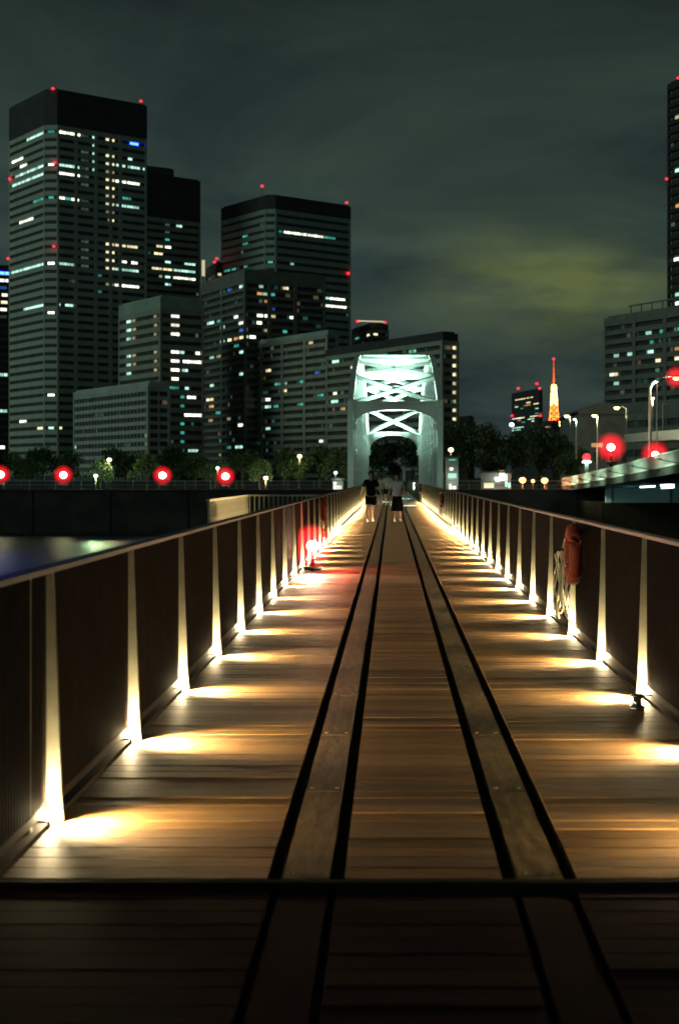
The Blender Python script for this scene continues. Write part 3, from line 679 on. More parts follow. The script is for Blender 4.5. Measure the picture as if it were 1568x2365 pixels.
tower('office_tower', 'sliver of dark tower at the picture edge, topped with a bright blue sign', -40, 760, 22, -110, 26, 612, 3.9, 'fac_k', 1.0, lit=O1, pw=2.6, win=0.6, dim=6)
# J, K
J1 = cv(Z5, [(1315,1355,292,'c'),(1415,1440,283,'t'),(1090,1125,420,'c'),(1185,1240,458,'c'),(1325,1370,393,'c'),(1345,1370,342,'t'),(1385,1420,487,'y'),(1520,1560,458,'y'),(1520,1555,402,'o'),(1060,1092,608,'w'),(1095,1120,608,'y'),(1090,1125,660,'c'),(1385,1410,585,'t'),(1450,1470,532,'c'),(1088,1110,512,'d'),(1520,1560,230,'t')])
J = tower('apartment_block', 'dark apartment block with a rooftop frame, standing above the road bridge', 1610, 420, 30, 1394, 1680, 703, 2.95, 'fac_d', 1.2, 'fac_d', lit=J1, pw=1.9, win=0.5, balcony=True, dim=46, piers=[('l', 0.33), ('l', 0.66)])
rf = MB(); pz = PZ(703, 420)
p0 = Vector((PX(1610, 420), 420)); ll = Vector((-math.sin(R(30)), math.cos(R(30)))); rr_ = Vector((math.cos(R(30)), math.sin(R(30))))
for s0 in (9, 14, 19, 24, 29, 34):
    c = ll * s0 + rr_ * 3; rf.bar((c.x, c.y, pz), (c.x, c.y, pz + 3.2), 0.35, 0.35)
c0 = ll * 8 + rr_ * 3; c1 = ll * 35 + rr_ * 3
rf.bar((c0.x, c0.y, pz + 3.3), (c1.x, c1.y, pz + 3.3), 0.5, 0.45)
rf.build('rooftop_frame', M['fac_d'], J)
tower('apartment_tower', 'very tall black tower cut by the picture edge, ribbed with balconies', 1650, 470, 26, 1541, 1700, 150, 3.05, 'fac_k', 1.0, 'fac_k', lit=cv(Z6, [(945,1000,522,'y'),(945,1000,1080,'c'),(950,1000,1410,'o'),(930,1000,1975,'w'),(945,1000,2365,'c')]) + cv(Z5, [(1525,1568,62,'w')]), pw=2.2, win=0.55, balcony=True, dim=4, warn=[(1560,179,0),(1540,413,0)])
# L, M, small far blocks
L1 = cv(Z8, [(675,790,522,'y'),(810,885,522,'y'),(740,825,580,'o'),(805,855,648,'y'),(895,985,648,'y'),(670,715,690,'y'),(775,855,688,'o'),(740,775,710,'t'),(915,955,710,'c'),(910,990,770,'t'),(640,740,830,'w'),(740,785,812,'y'),(850,950,805,'y'),(820,900,840,'c'),(870,900,855,'w'),(700,740,870,'o'),(750,790,890,'t'),(645,775,928,'c'),(640,740,970,'c'),(650,690,1025,'t'),(740,775,1025,'d')])
tower('office_tower', 'far dark office tower with red roof lamps beside the glowing lattice tower', 1245, 2500, 12, 1181, 1252, 897, 4.3, 'fac_k', 10, lit=L1, pw=9, win=0.6, dim=10, warn=[(1195,897,0),(1238,886,0),(1246,897,0),(1183,960,0),(1247,960,0)])
tower('office_block', 'small far block with five stacked warm windows below the lattice tower', 1276, 1500, 15, 1252, 1290, 972, 4.2, 'fac_k', 3, lit=cv(Z8, [(1035,1085,885,'y'),(1035,1085,918,'y'),(1035,1085,960,'y'),(1035,1085,992,'g'),(1035,1100,1040,'y'),(960,1020,1030,'d')]), pw=20, win=0.55)
tower('office_block', 'far low block lit by one teal strip, left of the trees behind the arch', 1082, 900, 15, 1056, 1094, 962, 3.6, 'fac_k', 2, lit=[(1072, 1090, 988, 't')], pw=6, dim=2)
tower('office_block', 'far low block with a teal roof line under the glowing lattice tower', 1318, 800, 14, 1278, 1326, 985, 3.6, 'fac_d', 2, lit=[(1279, 1314, 987, 't')], pw=3, dim=3)
tower('office_block', 'wide low building with dark square windows behind the street lamps', 1590, 330, 24, 1418, 1640, 925, 3.6, 'fac_d', 2.0, 'fac_d', pw=2.2, win=0.5, fins=4.4, dim=6)
# vertical warm sign and lamp between B and C
sg = empty('roof_sign', at(470, 640, 690), 'slim vertical glowing sign on a mast between two office towers', 'sign')
MB().box(-0.7, 0.7, -0.3, 0.3, 0.5, 8.2).build('sign_box', M['y'], sg)
MB().box(-0.25, 0.25, -0.2, 0.2, -60, 0.5).build('mast', M['crown'], sg)
tower('office_block', 'dark block with a red lamp and lit ledge peeking between two office towers', 500, 720, 20, 476, 514, 606, 3.9, 'crown', 3, lit=[(494, 512, 612, 'y')], pw=3, warn=[(492,605,0),(497,597,0)])

# lattice tower, four kilometres off
def lattice():
    D = 4000.0
    t = empty('lattice_tower', (PX(1278, D), D, 0), 'slender orange lattice tower glowing on the horizon', 'tower')
    prof = [(0, 46), (40, 33), (80, 24), (120, 18), (150, 14), (200, 9.5), (250, 6.5), (262, 5)]
    def hwid(z):
        for (z0, w0), (z1, w1) in zip(prof, prof[1:]):
            if z <= z1: return w0 + (w1 - w0) * (z - z0) / (z1 - z0)
        return 4
    lev = [0, 22, 44, 64, 84, 104, 124, 140, 156, 172, 188, 204, 220, 236, 250, 262]
    for i, (z0, z1) in enumerate(zip(lev, lev[1:])):
        col = M['orange_paint'] if (i in (3, 4, 5, 8, 9, 10)) else M['white_paint']
        a, b = hwid(z0), hwid(z1); th = 3.2 if z0 < 150 else 2.2
        m = MB()
        cs = [(-1, -1), (1, -1), (1, 1), (-1, 1)]
        for k in range(4):
            (sx, sy), (tx, ty) = cs[k], cs[(k + 1) % 4]
            m.bar((sx * a, sy * a, z0), (sx * b, sy * b, z1), th, th)
            m.bar((sx * a, sy * a, z0), (tx * b, ty * b, z1), th * .7, th * .7)
            m.bar((tx * a, ty * a, z0), (sx * b, sy * b, z1), th * .7, th * .7)
            m.bar((sx * b, sy * b, z1), (tx * b, ty * b, z1), th * .8, th * .8)
        m.build('lattice_section', col, t)
    dk = MB().box(-20, 20, -20, 20, 145, 158).build('main_deck', M['white_paint'], t)
    MB().box(-20.4, 20.4, -20.4, -20.1, 149, 155).build('window_strip', M['y'], dk)
    MB().box(-8, 8, -8, 8, 247, 256).build('upper_deck', M['white_paint'], t)
    MB().tube([(0, 0, 256), (0, 0, 300), (0, 0, 333)], [3.0, 2.0, 1.0], 6).build('antenna', M['orange_paint'], t)
    MB().ball((0, 0, 334), 3.5, 8).build('tip_lamp', M['red'], t)
    for z, y, p, c in ((20, -110, 1.5e6, (1, .62, .2)), (75, -95, 1.3e6, (1, .5, .16)), (150, -80, 1.7e6, (1, .6, .2)), (225, -60, 0.8e6, (1, .75, .25))):
        light('POINT', 'tower_flood', t, (0, y, z), p, c, 4)
lattice()

# sports hall with curved roof, far side of the road bridge
hall = empty('sports_hall', (0, 260, 0), 'pale round roofed hall behind the street lamps', 'building')
hx0, hx1 = PX(1333, 260), PX(1450, 260)
MB().box(hx0 + 0.3, hx1 - 0.3, 0, 30, 0, PZ(955, 260)).build('wall', M['concrete'], hall)
rm = MB(); pl = []
for k in range(17):
    f_ = k / 16; pl.append((hx0 + (hx1 - hx0) * f_, PZ(955, 260) + 2.0 * math.sin(math.pi * (0.06 + 0.88 * f_))))
for k in range(16):
    (xa, za), (xb, zb) = pl[k], pl[k + 1]; b = len(rm.v); zl = PZ(955, 260)
    for yy in (-0.6, 30.5): rm.v += [(xa, yy, zl - .1), (xb, yy, zl - .1), (xb, yy, zb), (xa, yy, za)]
    rm.f += [(b, b+1, b+2, b+3), (b+7, b+6, b+5, b+4), (b+3, b+2, b+6, b+7), (b, b+4, b+5, b+1)]
rm.build('curved_roof', M['fac_d'], hall)
for k in range(5): MB().box(hx0 + 1.2 + k * 1.7, hx0 + 2.2 + k * 1.7, -0.05, 0.05, 4.2, 6.2).build('window', M['glass'], hall)

# ------------------------------------------------------------------ road bridge and overpass
rb = empty('road_bridge', (19, 120, 0), 'road bridge with pale barred fence climbing beside the walkway', 'bridge')
path = [(20.6, 172, 0.55), (20.2, 160, 0.70), (19.6, 140, 1.15), (18.9, 115, 1.75), (18.2, 90, 2.42), (17.6, 70, 2.9), (17.0, 45, 3.3), (16.4, 10, 3.6)]
for (xa, ya, za), (xb, yb, zb) in zip(path, path[1:]):
    m = MB(); b = len(m.v)
    for (x, y, z) in ((xa, ya, za), (xb, yb, zb)):
        m.v += [(x - 19, y - 120, z - 0.62), (x + 14 - 19, y - 120, z - 0.62), (x + 14 - 19, y - 120, z - 0.04), (x - 19, y - 120, z - 0.04)]
    m.f += [(0, 1, 2, 3), (7, 6, 5, 4), (0, 4, 5, 1), (1, 5, 6, 2), (2, 6, 7, 3), (3, 7, 4, 0)]
    m.build('deck_span', M['quay'], rb)
    n = max(2, int((ya - yb) / 0.5)); fb = MB()
    for k in range(n):
        f_ = k / n; x = xa + (xb - xa) * f_ - 19; y = ya + (yb - ya) * f_ - 120; z = za + (zb - za) * f_
        fb.box(x - 0.02, x + 0.02, y - 0.08, y + 0.08, z - 0.03, z + 0.80)
    fo = fb.build('fence_bars', M['pole'], rb); fo['kind'] = 'stuff'
    MB().bar((xa - 19, ya - 120, za + 0.84), (xb - 19, yb - 120, zb + 0.84), 0.10, 0.08).build('fence_rail', M['pole'], rb)
    MB().bar((xa - 19 - 0.06, ya - 120, za - 0.02), (xb - 19 - 0.06, yb - 120, zb - 0.02), 0.08, 0.10).build('fascia', M['pole'], rb)
for yy, zt in ((150, -0.4), (105, 0.8), (60, 1.8)):
    for xx in (5.0, 12.0): MB().box(xx, xx + 1.1, yy - 120.6, yy - 119.4, -7, zt).build('pier', M['quay'], rb)
for x, y, z in ((18.4, 156, 0.85), (17.9, 144, 1.1), (17.4, 132, 1.4), (16.9, 120, 1.7), (16.5, 108, 2.0), (16.2, 96, 2.3), (15.8, 84, 2.6)):  # added lamps on invented arms, put in to brighten the fence
    fxl = MB().bar((x + 2.0 - 19, y - 120, z - 0.4), (x - 19, y - 120, z - 0.05), 0.06, 0.06).build('fill_bracket', M['fixture'], rb)
    MB().box(x - 19.12, x - 18.88, y - 120.2, y - 119.8, z - 0.05, z + 0.03).build('fill_box', M['fixture'], fxl)
    light('SPOT', 'fence_fill', fxl, (x - 19 + 0.1, y - 120, z + 0.06), 700, (.66, 1.0, .66), 0.1, (1, 0, 0.16), 150, 0.5)
ov = empty('overpass', (30, 160, 0), 'pale teal lit overpass ramp behind the road bridge', 'bridge')
op = [(31.8, 195, 6.9), (30.9, 170, 6.5), (29.8, 140, 5.9), (28.5, 110, 5.3), (27, 80, 4.8)]
for (xa, ya, za), (xb, yb, zb) in zip(op, op[1:]):
    m = MB()
    for (x, y, z) in ((xa, ya, za), (xb, yb, zb)):
        m.v += [(x - 30, y - 160, z - 0.62), (x + 9 - 30, y - 160, z - 0.62), (x + 9 - 30, y - 160, z + 0.45), (x - 30, y - 160, z + 0.45)]
    m.f += [(0, 1, 2, 3), (7, 6, 5, 4), (0, 4, 5, 1), (1, 5, 6, 2), (2, 6, 7, 3), (3, 7, 4, 0)]
    m.build('ramp_span', M['pole'], ov)
for yy, xx, zt in ((185, 35, 6.0), (150, 34, 5.4), (118, 33, 4.8)):
    MB().box(xx - 30 - 0.7, xx - 30 + 0.7, yy - 160.7, yy - 159.3, -5.2, zt).build('pier', M['concrete'], ov)
# pale wall beyond the road bridge, lit by tube lamps
wl = empty('retaining_wall', (40, 146, 0), 'pale concrete wall seen under the road bridge, lit by cool tubes', 'wall')
MB().box(-18.0, 30, 0, 0.8, -1.1, 0.42).build('wall_face', M['fac_w'], wl)
for i in range(8): MB().box(-17.5 + i * 6, -17.2 + i * 6, -0.1, -0.002, -1.1, 0.42).build('joint_rib', M['concrete'], wl)
MB().box(-18.6, 30, -0.5, 19, -6, -1.102).build('footing', M['slab'], wl)
tl = empty('tube_lamp', at(1477, 1124, 125), 'row of cool white tube lamps hanging under the road bridge', 'lamp')
for k, (ua, ub, vv) in enumerate(((1477, 1512, 1125), (1524, 1556, 1121), (1526, 1556, 1127))):
    a, b = at(ua, vv, 125) - tl.location, at(ub, vv - 2, 125) - tl.location
    MB().bar(a, b, 0.12, 0.12).build('tube', M['bulb_c'], tl)
    MB().bar(a, a + Vector((0, 0, 0.5)), 0.03, 0.03).build('hanger', M['fixture'], tl)
for dx, e_, c_ in ((1.2, 55, (0.3, 0.75, 0.95)), (-3.0, 45, (0.5, 0.95, 0.75)), (5.0, 45, (0.35, 0.95, 0.9))):
    light('POINT', 'tube_light', tl, (dx, 12.5, -0.5), e_, c_, 0.4)

def street_lamp(u, v_head, D, v_base, arm, label, bulb='bulb_y', energy=120, col=(1, .85, .5), thick=0.09, head=0.32, curved=False, halo=0):
    base = at(u, v_base, D)
    t = empty('street_lamp', base, label, 'street lamp', 'street lamps around the road bridge')
    hz = PZ(v_head, D) - base.z
    if curved:
        pth = [(0, 0, 0), (0, 0, hz - 1.1)] + [(arm * (1 - math.cos(R(a))), 0, hz - 1.1 + 1.1 * math.sin(R(a))) for a in range(15, 91, 15)]
    else:
        pth = [(0, 0, 0), (0, 0, hz - 0.25), (arm * 0.3, 0, hz + 0.02), (arm, 0, hz + 0.08)]
    MB().tube(pth, [thick * 1.3] + [thick] * (len(pth) - 1), 8).build('pole', M['pole'], t, True)
    hx = arm
    MB().lathe([(head * .4, 0.16), (head * .9, 0.10), (head, 0.0), (head * .95, -0.02)][::-1], 12, (hx, 0, hz)).build('lamp_head', M['fixture'], t, True)
    MB().ball((hx, 0, hz - head * 0.25), head * 0.85, 12, 0.6).build('bulb', M[bulb], t, True)
    if halo: MB().ball((0, 0, 0), halo, 24).build('halo_ball', halo_mat('halo_ball', halo, 0.7), t, True, (hx, 0, hz))  # added ball of red glow, imitating a halo at the lamp head
    if energy: light('POINT', 'street_light', t, (hx, -0.1, hz - head * 1.3), energy * 3, col, 0.25)
    return t
street_lamp(1500, 880, 150, 1075, 0.62, 'tall pale curved street lamp with its arm bent over the road bridge', 'bulb_c', 220, (.55, 1, .8), 0.14, 0.26, True)
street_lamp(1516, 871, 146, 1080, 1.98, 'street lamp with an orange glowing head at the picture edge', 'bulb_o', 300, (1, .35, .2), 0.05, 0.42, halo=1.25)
street_lamp(1506, 918, 200, 1060, -0.15, 'short street lamp whose yellow head shows against the tall curved pole', 'bulb_y', 260, (1, .9, .5), 0.05, 0.5)
street_lamp(1379, 958, 165, 1082, -0.35, 'slim street lamp with yellow head just above the larger red lamp', 'bulb_y', 260, (1, .88, .5), 0.07, 0.36)
street_lamp(1330, 967, 185, 1060, -0.25, 'pale thin street lamp beside the lattice tower with a flat white head', 'bulb_c', 120, (.6, 1, .85), 0.08, 0.24)
street_lamp(1316, 959, 240, 1060, -0.6, 'far street lamp with a round yellow head next to the lattice tower', 'bulb_y', 200, (1, .88, .5), 0.06, 0.52)
street_lamp(1446, 940, 210, 1030, -1.45, 'street lamp reaching its yellow head toward the hall', 'bulb_y', 300, (1, .88, .5), 0.06, 0.5)
street_lamp(1530, 931, 190, 1020, 0.5, 'plain unlit street lamp pole behind the overpass', 'd', 0, thick=0.09, head=0.2)

halo_lamp('signal_lamp', at(1410, 1033, 150), 1.7, 'larger lamp in an added red halo over the road bridge with a white hot core', 2.2, 'lamps with red halos', 0.42, 260)
halo_lamp('signal_lamp', at(1512, 1050, 135), 1.45, 'lamp in an added red halo just above the road bridge fence, below the curved street lamp', 1.2, 'lamps with red halos', 0.34, 160)
pg = empty('traffic_pillar', at(1354, 1100, 158), 'short pale traffic pillar with a red and white head at the bridge foot', 'traffic signal')
MB().tube([(0, 0, -0.6), (0, 0, 1.5)], 0.22, 10).build('pillar', M['pole'], pg, True)
MB().ball((0, 0, 2.1), 0.45, 12).build('red_head', M['red'], pg, True)
MB().lathe([(.5, 1.5), (.5, 1.68), (.3, 1.7)], 12).build('white_collar', M['bulb_c'], pg)
gs = empty('road_sign', at(1378, 1028, 152), 'small pink lit road sign panel next to the larger red lamp', 'sign')
MB().box(-0.6, 0.6, -0.05, 0.05, -0.22, 0.22).build('panel', M['o'], gs)
MB().box(-0.05, 0.05, 0.06, 0.12, -2.6, 0.2).build('post', M['pole'], gs)

# ------------------------------------------------------------------ waterside lamps
for u, v, lab in ((2, 1096, 'lamp in an added red halo half cut by the picture edge on the far quay'),
                  (147, 1097, 'lamp in an added red halo below the tallest tower on the far quay'),
                  (376, 1098, 'lamp in an added red halo on the far quay, below the column of white office windows'),
                  (521, 1100, 'lamp in an added red halo on the far quay nearest the side platform')):
    halo_lamp('quay_lamp', at(u, v, 168), 1.25, lab, 0.75, 'lamps with red halos', 0.44, 420)
def bank_lamp(u, v, D, label, bulb='bulb_y', energy=160, col=(1, .85, .45), rad=0.28):
    p = at(u, v, D)
    t = empty('bank_lamp', (p.x, p.y, 0), label, 'lamp', 'lamps on the far bank')
    MB().tube([(0, 0, -0.05), (0, 0, p.z - rad)], 0.06, 8).build('post', M['bars'], t)
    MB().ball((0, 0, p.z), rad, 12, 0.8).build('glow_ball', M[bulb], t, True)
    MB().lathe([(rad * 1.2, p.z + rad * .75), (rad * .9, p.z + rad * .95), (rad * .2, p.z + rad * 1.15)], 12).build('cap', M['fixture'], t)
    if energy: light('POINT', 'bank_light', t, (0, -0.1, p.z - rad * 1.6), energy * 2.6, col, rad)
bank_lamp(253, 1062, 176, 'yellow park lamp above brightly lit leaves below the low pale grid block', energy=260)
bank_lamp(222, 1099, 170, 'low white park lamp lighting a round green bush', 'bulb_c', 800, (.6, 1, .5), 0.25)
bank_lamp(692, 1054, 178, 'high yellow park lamp near the arch leg', energy=500)
bank_lamp(614, 1104, 172, 'low yellow park lamp halfway between the side platform and the arch', energy=700)
bank_lamp(503, 1081, 172, 'small white park lamp just above the last haloed quay lamp', 'bulb_c', 120, (1, .95, .8), 0.2)
bank_lamp(775, 1092, 172, 'small white park lamp over the lit kiosk by the arch', 'bulb_c', 60, (.8, 1, .9), 0.2)
bank_lamp(1041, 1039, 176, 'yellow park lamp above the teal lit shop behind the arch', energy=160, rad=0.32)
bank_lamp(1206, 1109, 170, 'orange lamp nearest the bright kiosk', 'bulb_o', 340, (1, .4, .15), 0.42)
bank_lamp(1257, 1110, 170, 'orange lamp nearest the road bridge foot', 'bulb_o', 340, (1, .4, .15), 0.42)
bank_lamp(1230, 1111, 171, 'small dim orange lamp between two larger orange lamps', 'bulb_o', 40, (1, .4, .15), 0.24)
bank_lamp(1181, 981, 260, 'far white lamp above the dark trees left of the lattice tower', 'bulb_c', 60, (1, .95, .7), 0.45)

def kiosk(u0, u1, v0, v1, D, label, panes, name='kiosk'):
    x0, x1 = PX(u0, D), PX(u1, D); zt = PZ(v0, D)
    t = empty(name, ((x0 + x1) / 2, D, 0), label, 'kiosk'); h = (x1 - x0) / 2
    MB().box(-h, h, 0, 3, -0.05, zt).build('wall', M['fac_d'], t)
    MB().box(-h - 0.3, h + 0.3, -0.5, 3.2, zt, zt + 0.18).build('roof', M['fac_k'], t)
    for ua, ub, va, vb, mk in panes:
        MB().box(PX(ua, D) - (x0 + x1) / 2, PX(ub, D) - (x0 + x1) / 2, -0.06, -0.02, PZ(vb, D), PZ(va, D)).build('window', M[mk], t)
    light('POINT', 'kiosk_light', t, (0, -1.0, 1.2), 60, (.8, 1, .9), 0.4)
kiosk(768, 792, 1108, 1133, 168, 'small white lit kiosk at the foot of the arch, water side', [(770, 777, 1113, 1131, 'w'), (778, 789, 1121, 1131, 'w')])
kiosk(1030, 1058, 1056, 1133, 172, 'narrow teal lit shop front beside the arch leg', [(1034, 1054, 1093, 1104, 'c'), (1038, 1046, 1080, 1086, 'w'), (1037, 1042, 1118, 1131, 'w'), (1044, 1053, 1122, 1131, 'w'), (1036, 1052, 1060, 1064, 't')], 'shop')
kiosk(1114, 1180, 1092, 1133, 170, 'brightly lit kiosk with an orange sign among trees right of the arch', [(1117, 1140, 1116, 1127, 'y'), (1142, 1154, 1102, 1112, 'w'), (1153, 1165, 1093, 1110, 'w'), (1166, 1171, 1095, 1124, 'c'), (1173, 1178, 1115, 1126, 'c'), (1152, 1164, 1086, 1091, 'o'), (1143, 1160, 1114, 1122, 'g')])

# ------------------------------------------------------------------ trees
def tree_meshes(seed, h, w, nleaf=2600):
    rnd = random.Random(seed)
    tr = MB(); tr.tube([(0, 0, 0), (0.05, 0.03, h * .25), (-0.05, 0.06, h * .5), (0.02, 0, h * .8)], [0.16 * h / 6, 0.12 * h / 6, 0.08 * h / 6, 0.03], 7)
    clumps = []
    for i in range(11):
        a = rnd.uniform(0, 6.28); rr = w * .5 * math.sqrt(rnd.uniform(0.05, 1)); z = h * rnd.uniform(0.34, 0.95)
        rr *= 1.15 - 0.75 * max(0, (z / h - 0.45)) / 0.5
        c = Vector((rr * math.cos(a), rr * math.sin(a), z)); clumps.append((c, rnd.uniform(0.14, 0.27) * w))
        tr.tube([(0, 0, h * rnd.uniform(.2, .45)), tuple(c * 0.55 + Vector((0, 0, h * .15))), tuple(c)], [0.05 * h / 6, 0.035 * h / 6, 0.012], 5)
    cr = MB()
    for i in range(nleaf):
        c, rad = rnd.choice(clumps)
        d = Vector((rnd.gauss(0, 1), rnd.gauss(0, 1), rnd.gauss(0, .8))); d.normalize(); p = c + d * rad * rnd.uniform(0.35, 1.12) ** 0.7
        s = rnd.uniform(0.10, 0.24); a = Vector((rnd.gauss(0, 1), rnd.gauss(0, 1), rnd.gauss(0, 1))).normalized(); b = a.cross(Vector((rnd.gauss(0, 1), rnd.gauss(0, 1), rnd.gauss(0, 1)))).normalized()
        k = len(cr.v); cr.v += [tuple(p - a * s), tuple(p + b * s * .55), tuple(p + a * s), tuple(p - b * s * .55)]; cr.f.append((k, k + 1, k + 2, k + 3))
    tm = tr.mesh('trunk', True); tm.materials.append(M['bark']); cm = cr.mesh('crown'); cm.materials.append(M['leaf'])
    return tm, cm
TM = [tree_meshes(s, 6.0, 5.2) for s in (1, 2, 3, 4)]
def tree(u, D, v_top, label, kind, wide=1.0, group='trees on the far bank'):
    h = PZ(v_top, D); t = empty('tree', (PX(u, D), D, -0.05), label, 'tree', group)
    s = h / 6.0
    for nm, me in zip(('trunk', 'crown'), TM[kind % 4]):
        o = obj(nm, me, None, t); o.scale = (s * wide, s * wide, s); o.rotation_euler.z = (kind * 1.7 + u * .13) % 6.28
left = [(-6, 186, 1052, 'at the picture edge below the blue topped tower'), (48, 182, 1040, 'below the lowest lit floors of the tallest tower'), (100, 190, 1036, 'between the first two haloed quay lamps'),
        (168, 186, 1046, 'just right of the second haloed quay lamp'), (232, 177, 1066, 'round and brightly lit green from below'), (290, 190, 1030, 'below the low pale grid block, tallest of its row'),
        (340, 180, 1048, 'lit yellow green behind the third haloed quay lamp'), (405, 188, 1034, 'below the column of white windows'), (452, 184, 1052, 'left of the last haloed quay lamp'),
        (498, 178, 1060, 'lit yellow green beside the last haloed quay lamp'), (560, 186, 1044, 'with green lit leaf tips below the dark apartment tower'), (600, 177, 1064, 'lit green by a low yellow lamp'),
        (655, 188, 1040, 'behind the side platform end, below the broad slab'), (690, 184, 1048, 'lit under the high yellow lamp'), (738, 188, 1034, 'between the high yellow lamp and the arch'), (785, 184, 1040, 'touching the arch leg on the water side')]
for i, (u, D, v, l_) in enumerate(left): tree(u, D, v, 'dark leafy tree on the quay ' + l_, i, 1.0 + 0.12 * (i % 3))
mid = [(860, 200, 1012, 'seen through the arch, close to its water side leg'), (905, 205, 1020, 'seen through the middle of the arch'), (952, 198, 1010, 'seen through the arch, faintly green')]
for i, (u, D, v, l_) in enumerate(mid): tree(u, D, v, 'dark tree ' + l_, i + 1, 0.9, 'trees behind the arch')
right = [(1020, 190, 1030, 'behind the narrow teal lit shop'), (1078, 200, 978, 'right of the teal lit shop, tall'), (1118, 196, 990, 'over the left half of the bright kiosk'), (1160, 204, 984, 'rising behind the bright kiosk'),
         (1205, 198, 1000, 'behind the orange lamp nearest the kiosk'), (1245, 206, 990, 'below the far tower with red roof lamps'), (1288, 200, 1012, 'below the lattice tower'), (1322, 192, 1030, 'at the foot of the road bridge')]
for i, (u, D, v, l_) in enumerate(right): tree(u, D, v, 'tall dark tree ' + l_, i + 2, 0.85, 'trees beside the road bridge')

# ------------------------------------------------------------------ life rings, rope coils and the glare lamp
M['ring'] = mat('ring_orange', (0.30, 0.038, 0.011), 0.7, 0, 0.15, 9)
M['rope'] = mat('rope', (0.62, 0.55, 0.38), 0.8, 0, 0.2, 30)
def life_ring(side, Y, label):
    inn = 1 if side == 'l' else -1; xe = XL if side == 'l' else XR
    t = empty('life_ring', (xe + inn * 0.09, Y, 0), label, 'life ring', 'life rings hung on the railings')
    Rr, rt = 0.20, 0.058; m = MB(); path = [(0, Rr * math.cos(a), 0.82 + 1.12 * Rr * math.sin(a)) for a in [2 * math.pi * k / 28 for k in range(28)]]
    m.tube(path, rt, 12, True).build('ring', M['ring'], t, True)
    for a0 in (45, 135, 225, 315):
        c = R(a0); p = [(0, Rr * math.cos(c + d), 0.82 + 1.12 * Rr * math.sin(c + d)) for d in (-.11, 0, .11)]
        MB().tube(p, rt * 1.04, 12).build('band', M['white_paint'] if Y > 40 else M['ring'], t, True)
    MB().box(*sorted((-inn * 0.10, inn * 0.02)), -0.02, 0.02, 1.0, 1.05).build('hook', M['fixture'], t)
    rnd = random.Random(int(Y)); rp = MB()
    for k in range(9):
        ry, rz_, cy, cz = rnd.uniform(.10, .22), rnd.uniform(.22, .33), 0.78 + rnd.uniform(-.06, .06), 0.52 + rnd.uniform(-.07, .07); xo = rnd.uniform(-.05, .05)
        rp.tube([(xo + 0.02 * math.sin(3 * a + k), cy + ry * math.cos(a), cz + rz_ * math.sin(a) + 0.015 * math.sin(5 * a + k)) for a in [2 * math.pi * j / 20 for j in range(20)]], 0.0075, 5, True)
    rp.tube([(0, 0.78, 0.84), (0.01, 0.6, 0.97), (-inn * .05, 0.3, 1.05), (0, 0, 1.03)], 0.0075, 5)
    rp.build('rope_coil', M['rope'], t, True)
    return t
life_ring('r', 12.85, 'life ring with hanging rope coil on the railing nearest the camera')
life_ring('r', 46.5, 'small lit life ring on the road side railing, past halfway to the arch')
life_ring('r', 80.0, 'tiny life ring on the road side railing at the arch')
life_ring('l', 29.3, 'life ring on the water side railing next to the glaring haloed lamp')
gl_t = halo_lamp('glare_lamp', (XL + 0.20, 23.1, 0.40), 0.38, 'glaring white lamp in an added red halo at the foot of the water side railing', 0.40, None, 0.10, 0)
light('SPOT', 'glare_beam', gl_t, (0.0, -0.42, 0.0), 260, (1, .55, .35), 0.12, (0.25, -1, -0.03), 110, 0.7)
light('POINT', 'glare_fill', gl_t, (0.40, 0.1, 0.05), 55, (1, .06, .05), 0.1)  # added red fill, tinting the posts and deck around the lamp

# small steel cleat on the deck edge
ct = empty('deck_cleat', (1.60, 9.28, 0), 'small shiny steel cleat on the deck edge by the nearest lit post', 'cleat')
MB().lathe([(0.05, 0.0), (0.05, 0.02), (0.028, 0.03), (0.026, 0.07), (0.05, 0.085), (0.045, 0.10), (0.01, 0.105)], 16).build('cleat_body', mat('polished_steel', (0.6, 0.6, 0.58), 0.18, 1.0, 0.05), ct, True)

# ------------------------------------------------------------------ people
SKIN = mat('skin', (0.68, 0.40, 0.28), 0.6, 0, 0.08, 12)
M['black_cloth'] = mat('black_cloth', (0.008, 0.007, 0.008), 0.9, 0, 0.2, 12, spec=0.08)
M['pink_cloth'] = mat('pale_pink_cloth', (0.82, 0.70, 0.68), 0.85, 0, 0.1, 12)
M['white_cloth'] = mat('white_cloth', (0.72, 0.72, 0.60), 0.85, 0, 0.1, 12)
M['hair'] = mat('dark_hair', (0.015, 0.010, 0.008), 0.5, 0, 0.2, 30)
M['shoe'] = mat('pale_shoe', (0.4, 0.4, 0.36), 0.7)
def skin_obj(name, verts, edges, radii, m, parent, root=0):
    me = bpy.data.meshes.new(name); me.from_pydata(verts, edges, []); me.materials.append(m)
    o = bpy.data.objects.new(name, me); COL.objects.link(o); o.parent = parent
    md = o.modifiers.new('skin', 'SKIN'); md.use_smooth_shade = True
    sv = me.skin_vertices[0].data
    for i, r in enumerate(radii):
        sv[i].radius = r if isinstance(r, tuple) else (r, r)
        sv[i].use_root = (i == root)
    sb = o.modifiers.new('sub', 'SUBSURF'); sb.levels = 1; sb.render_levels = 2
    return o
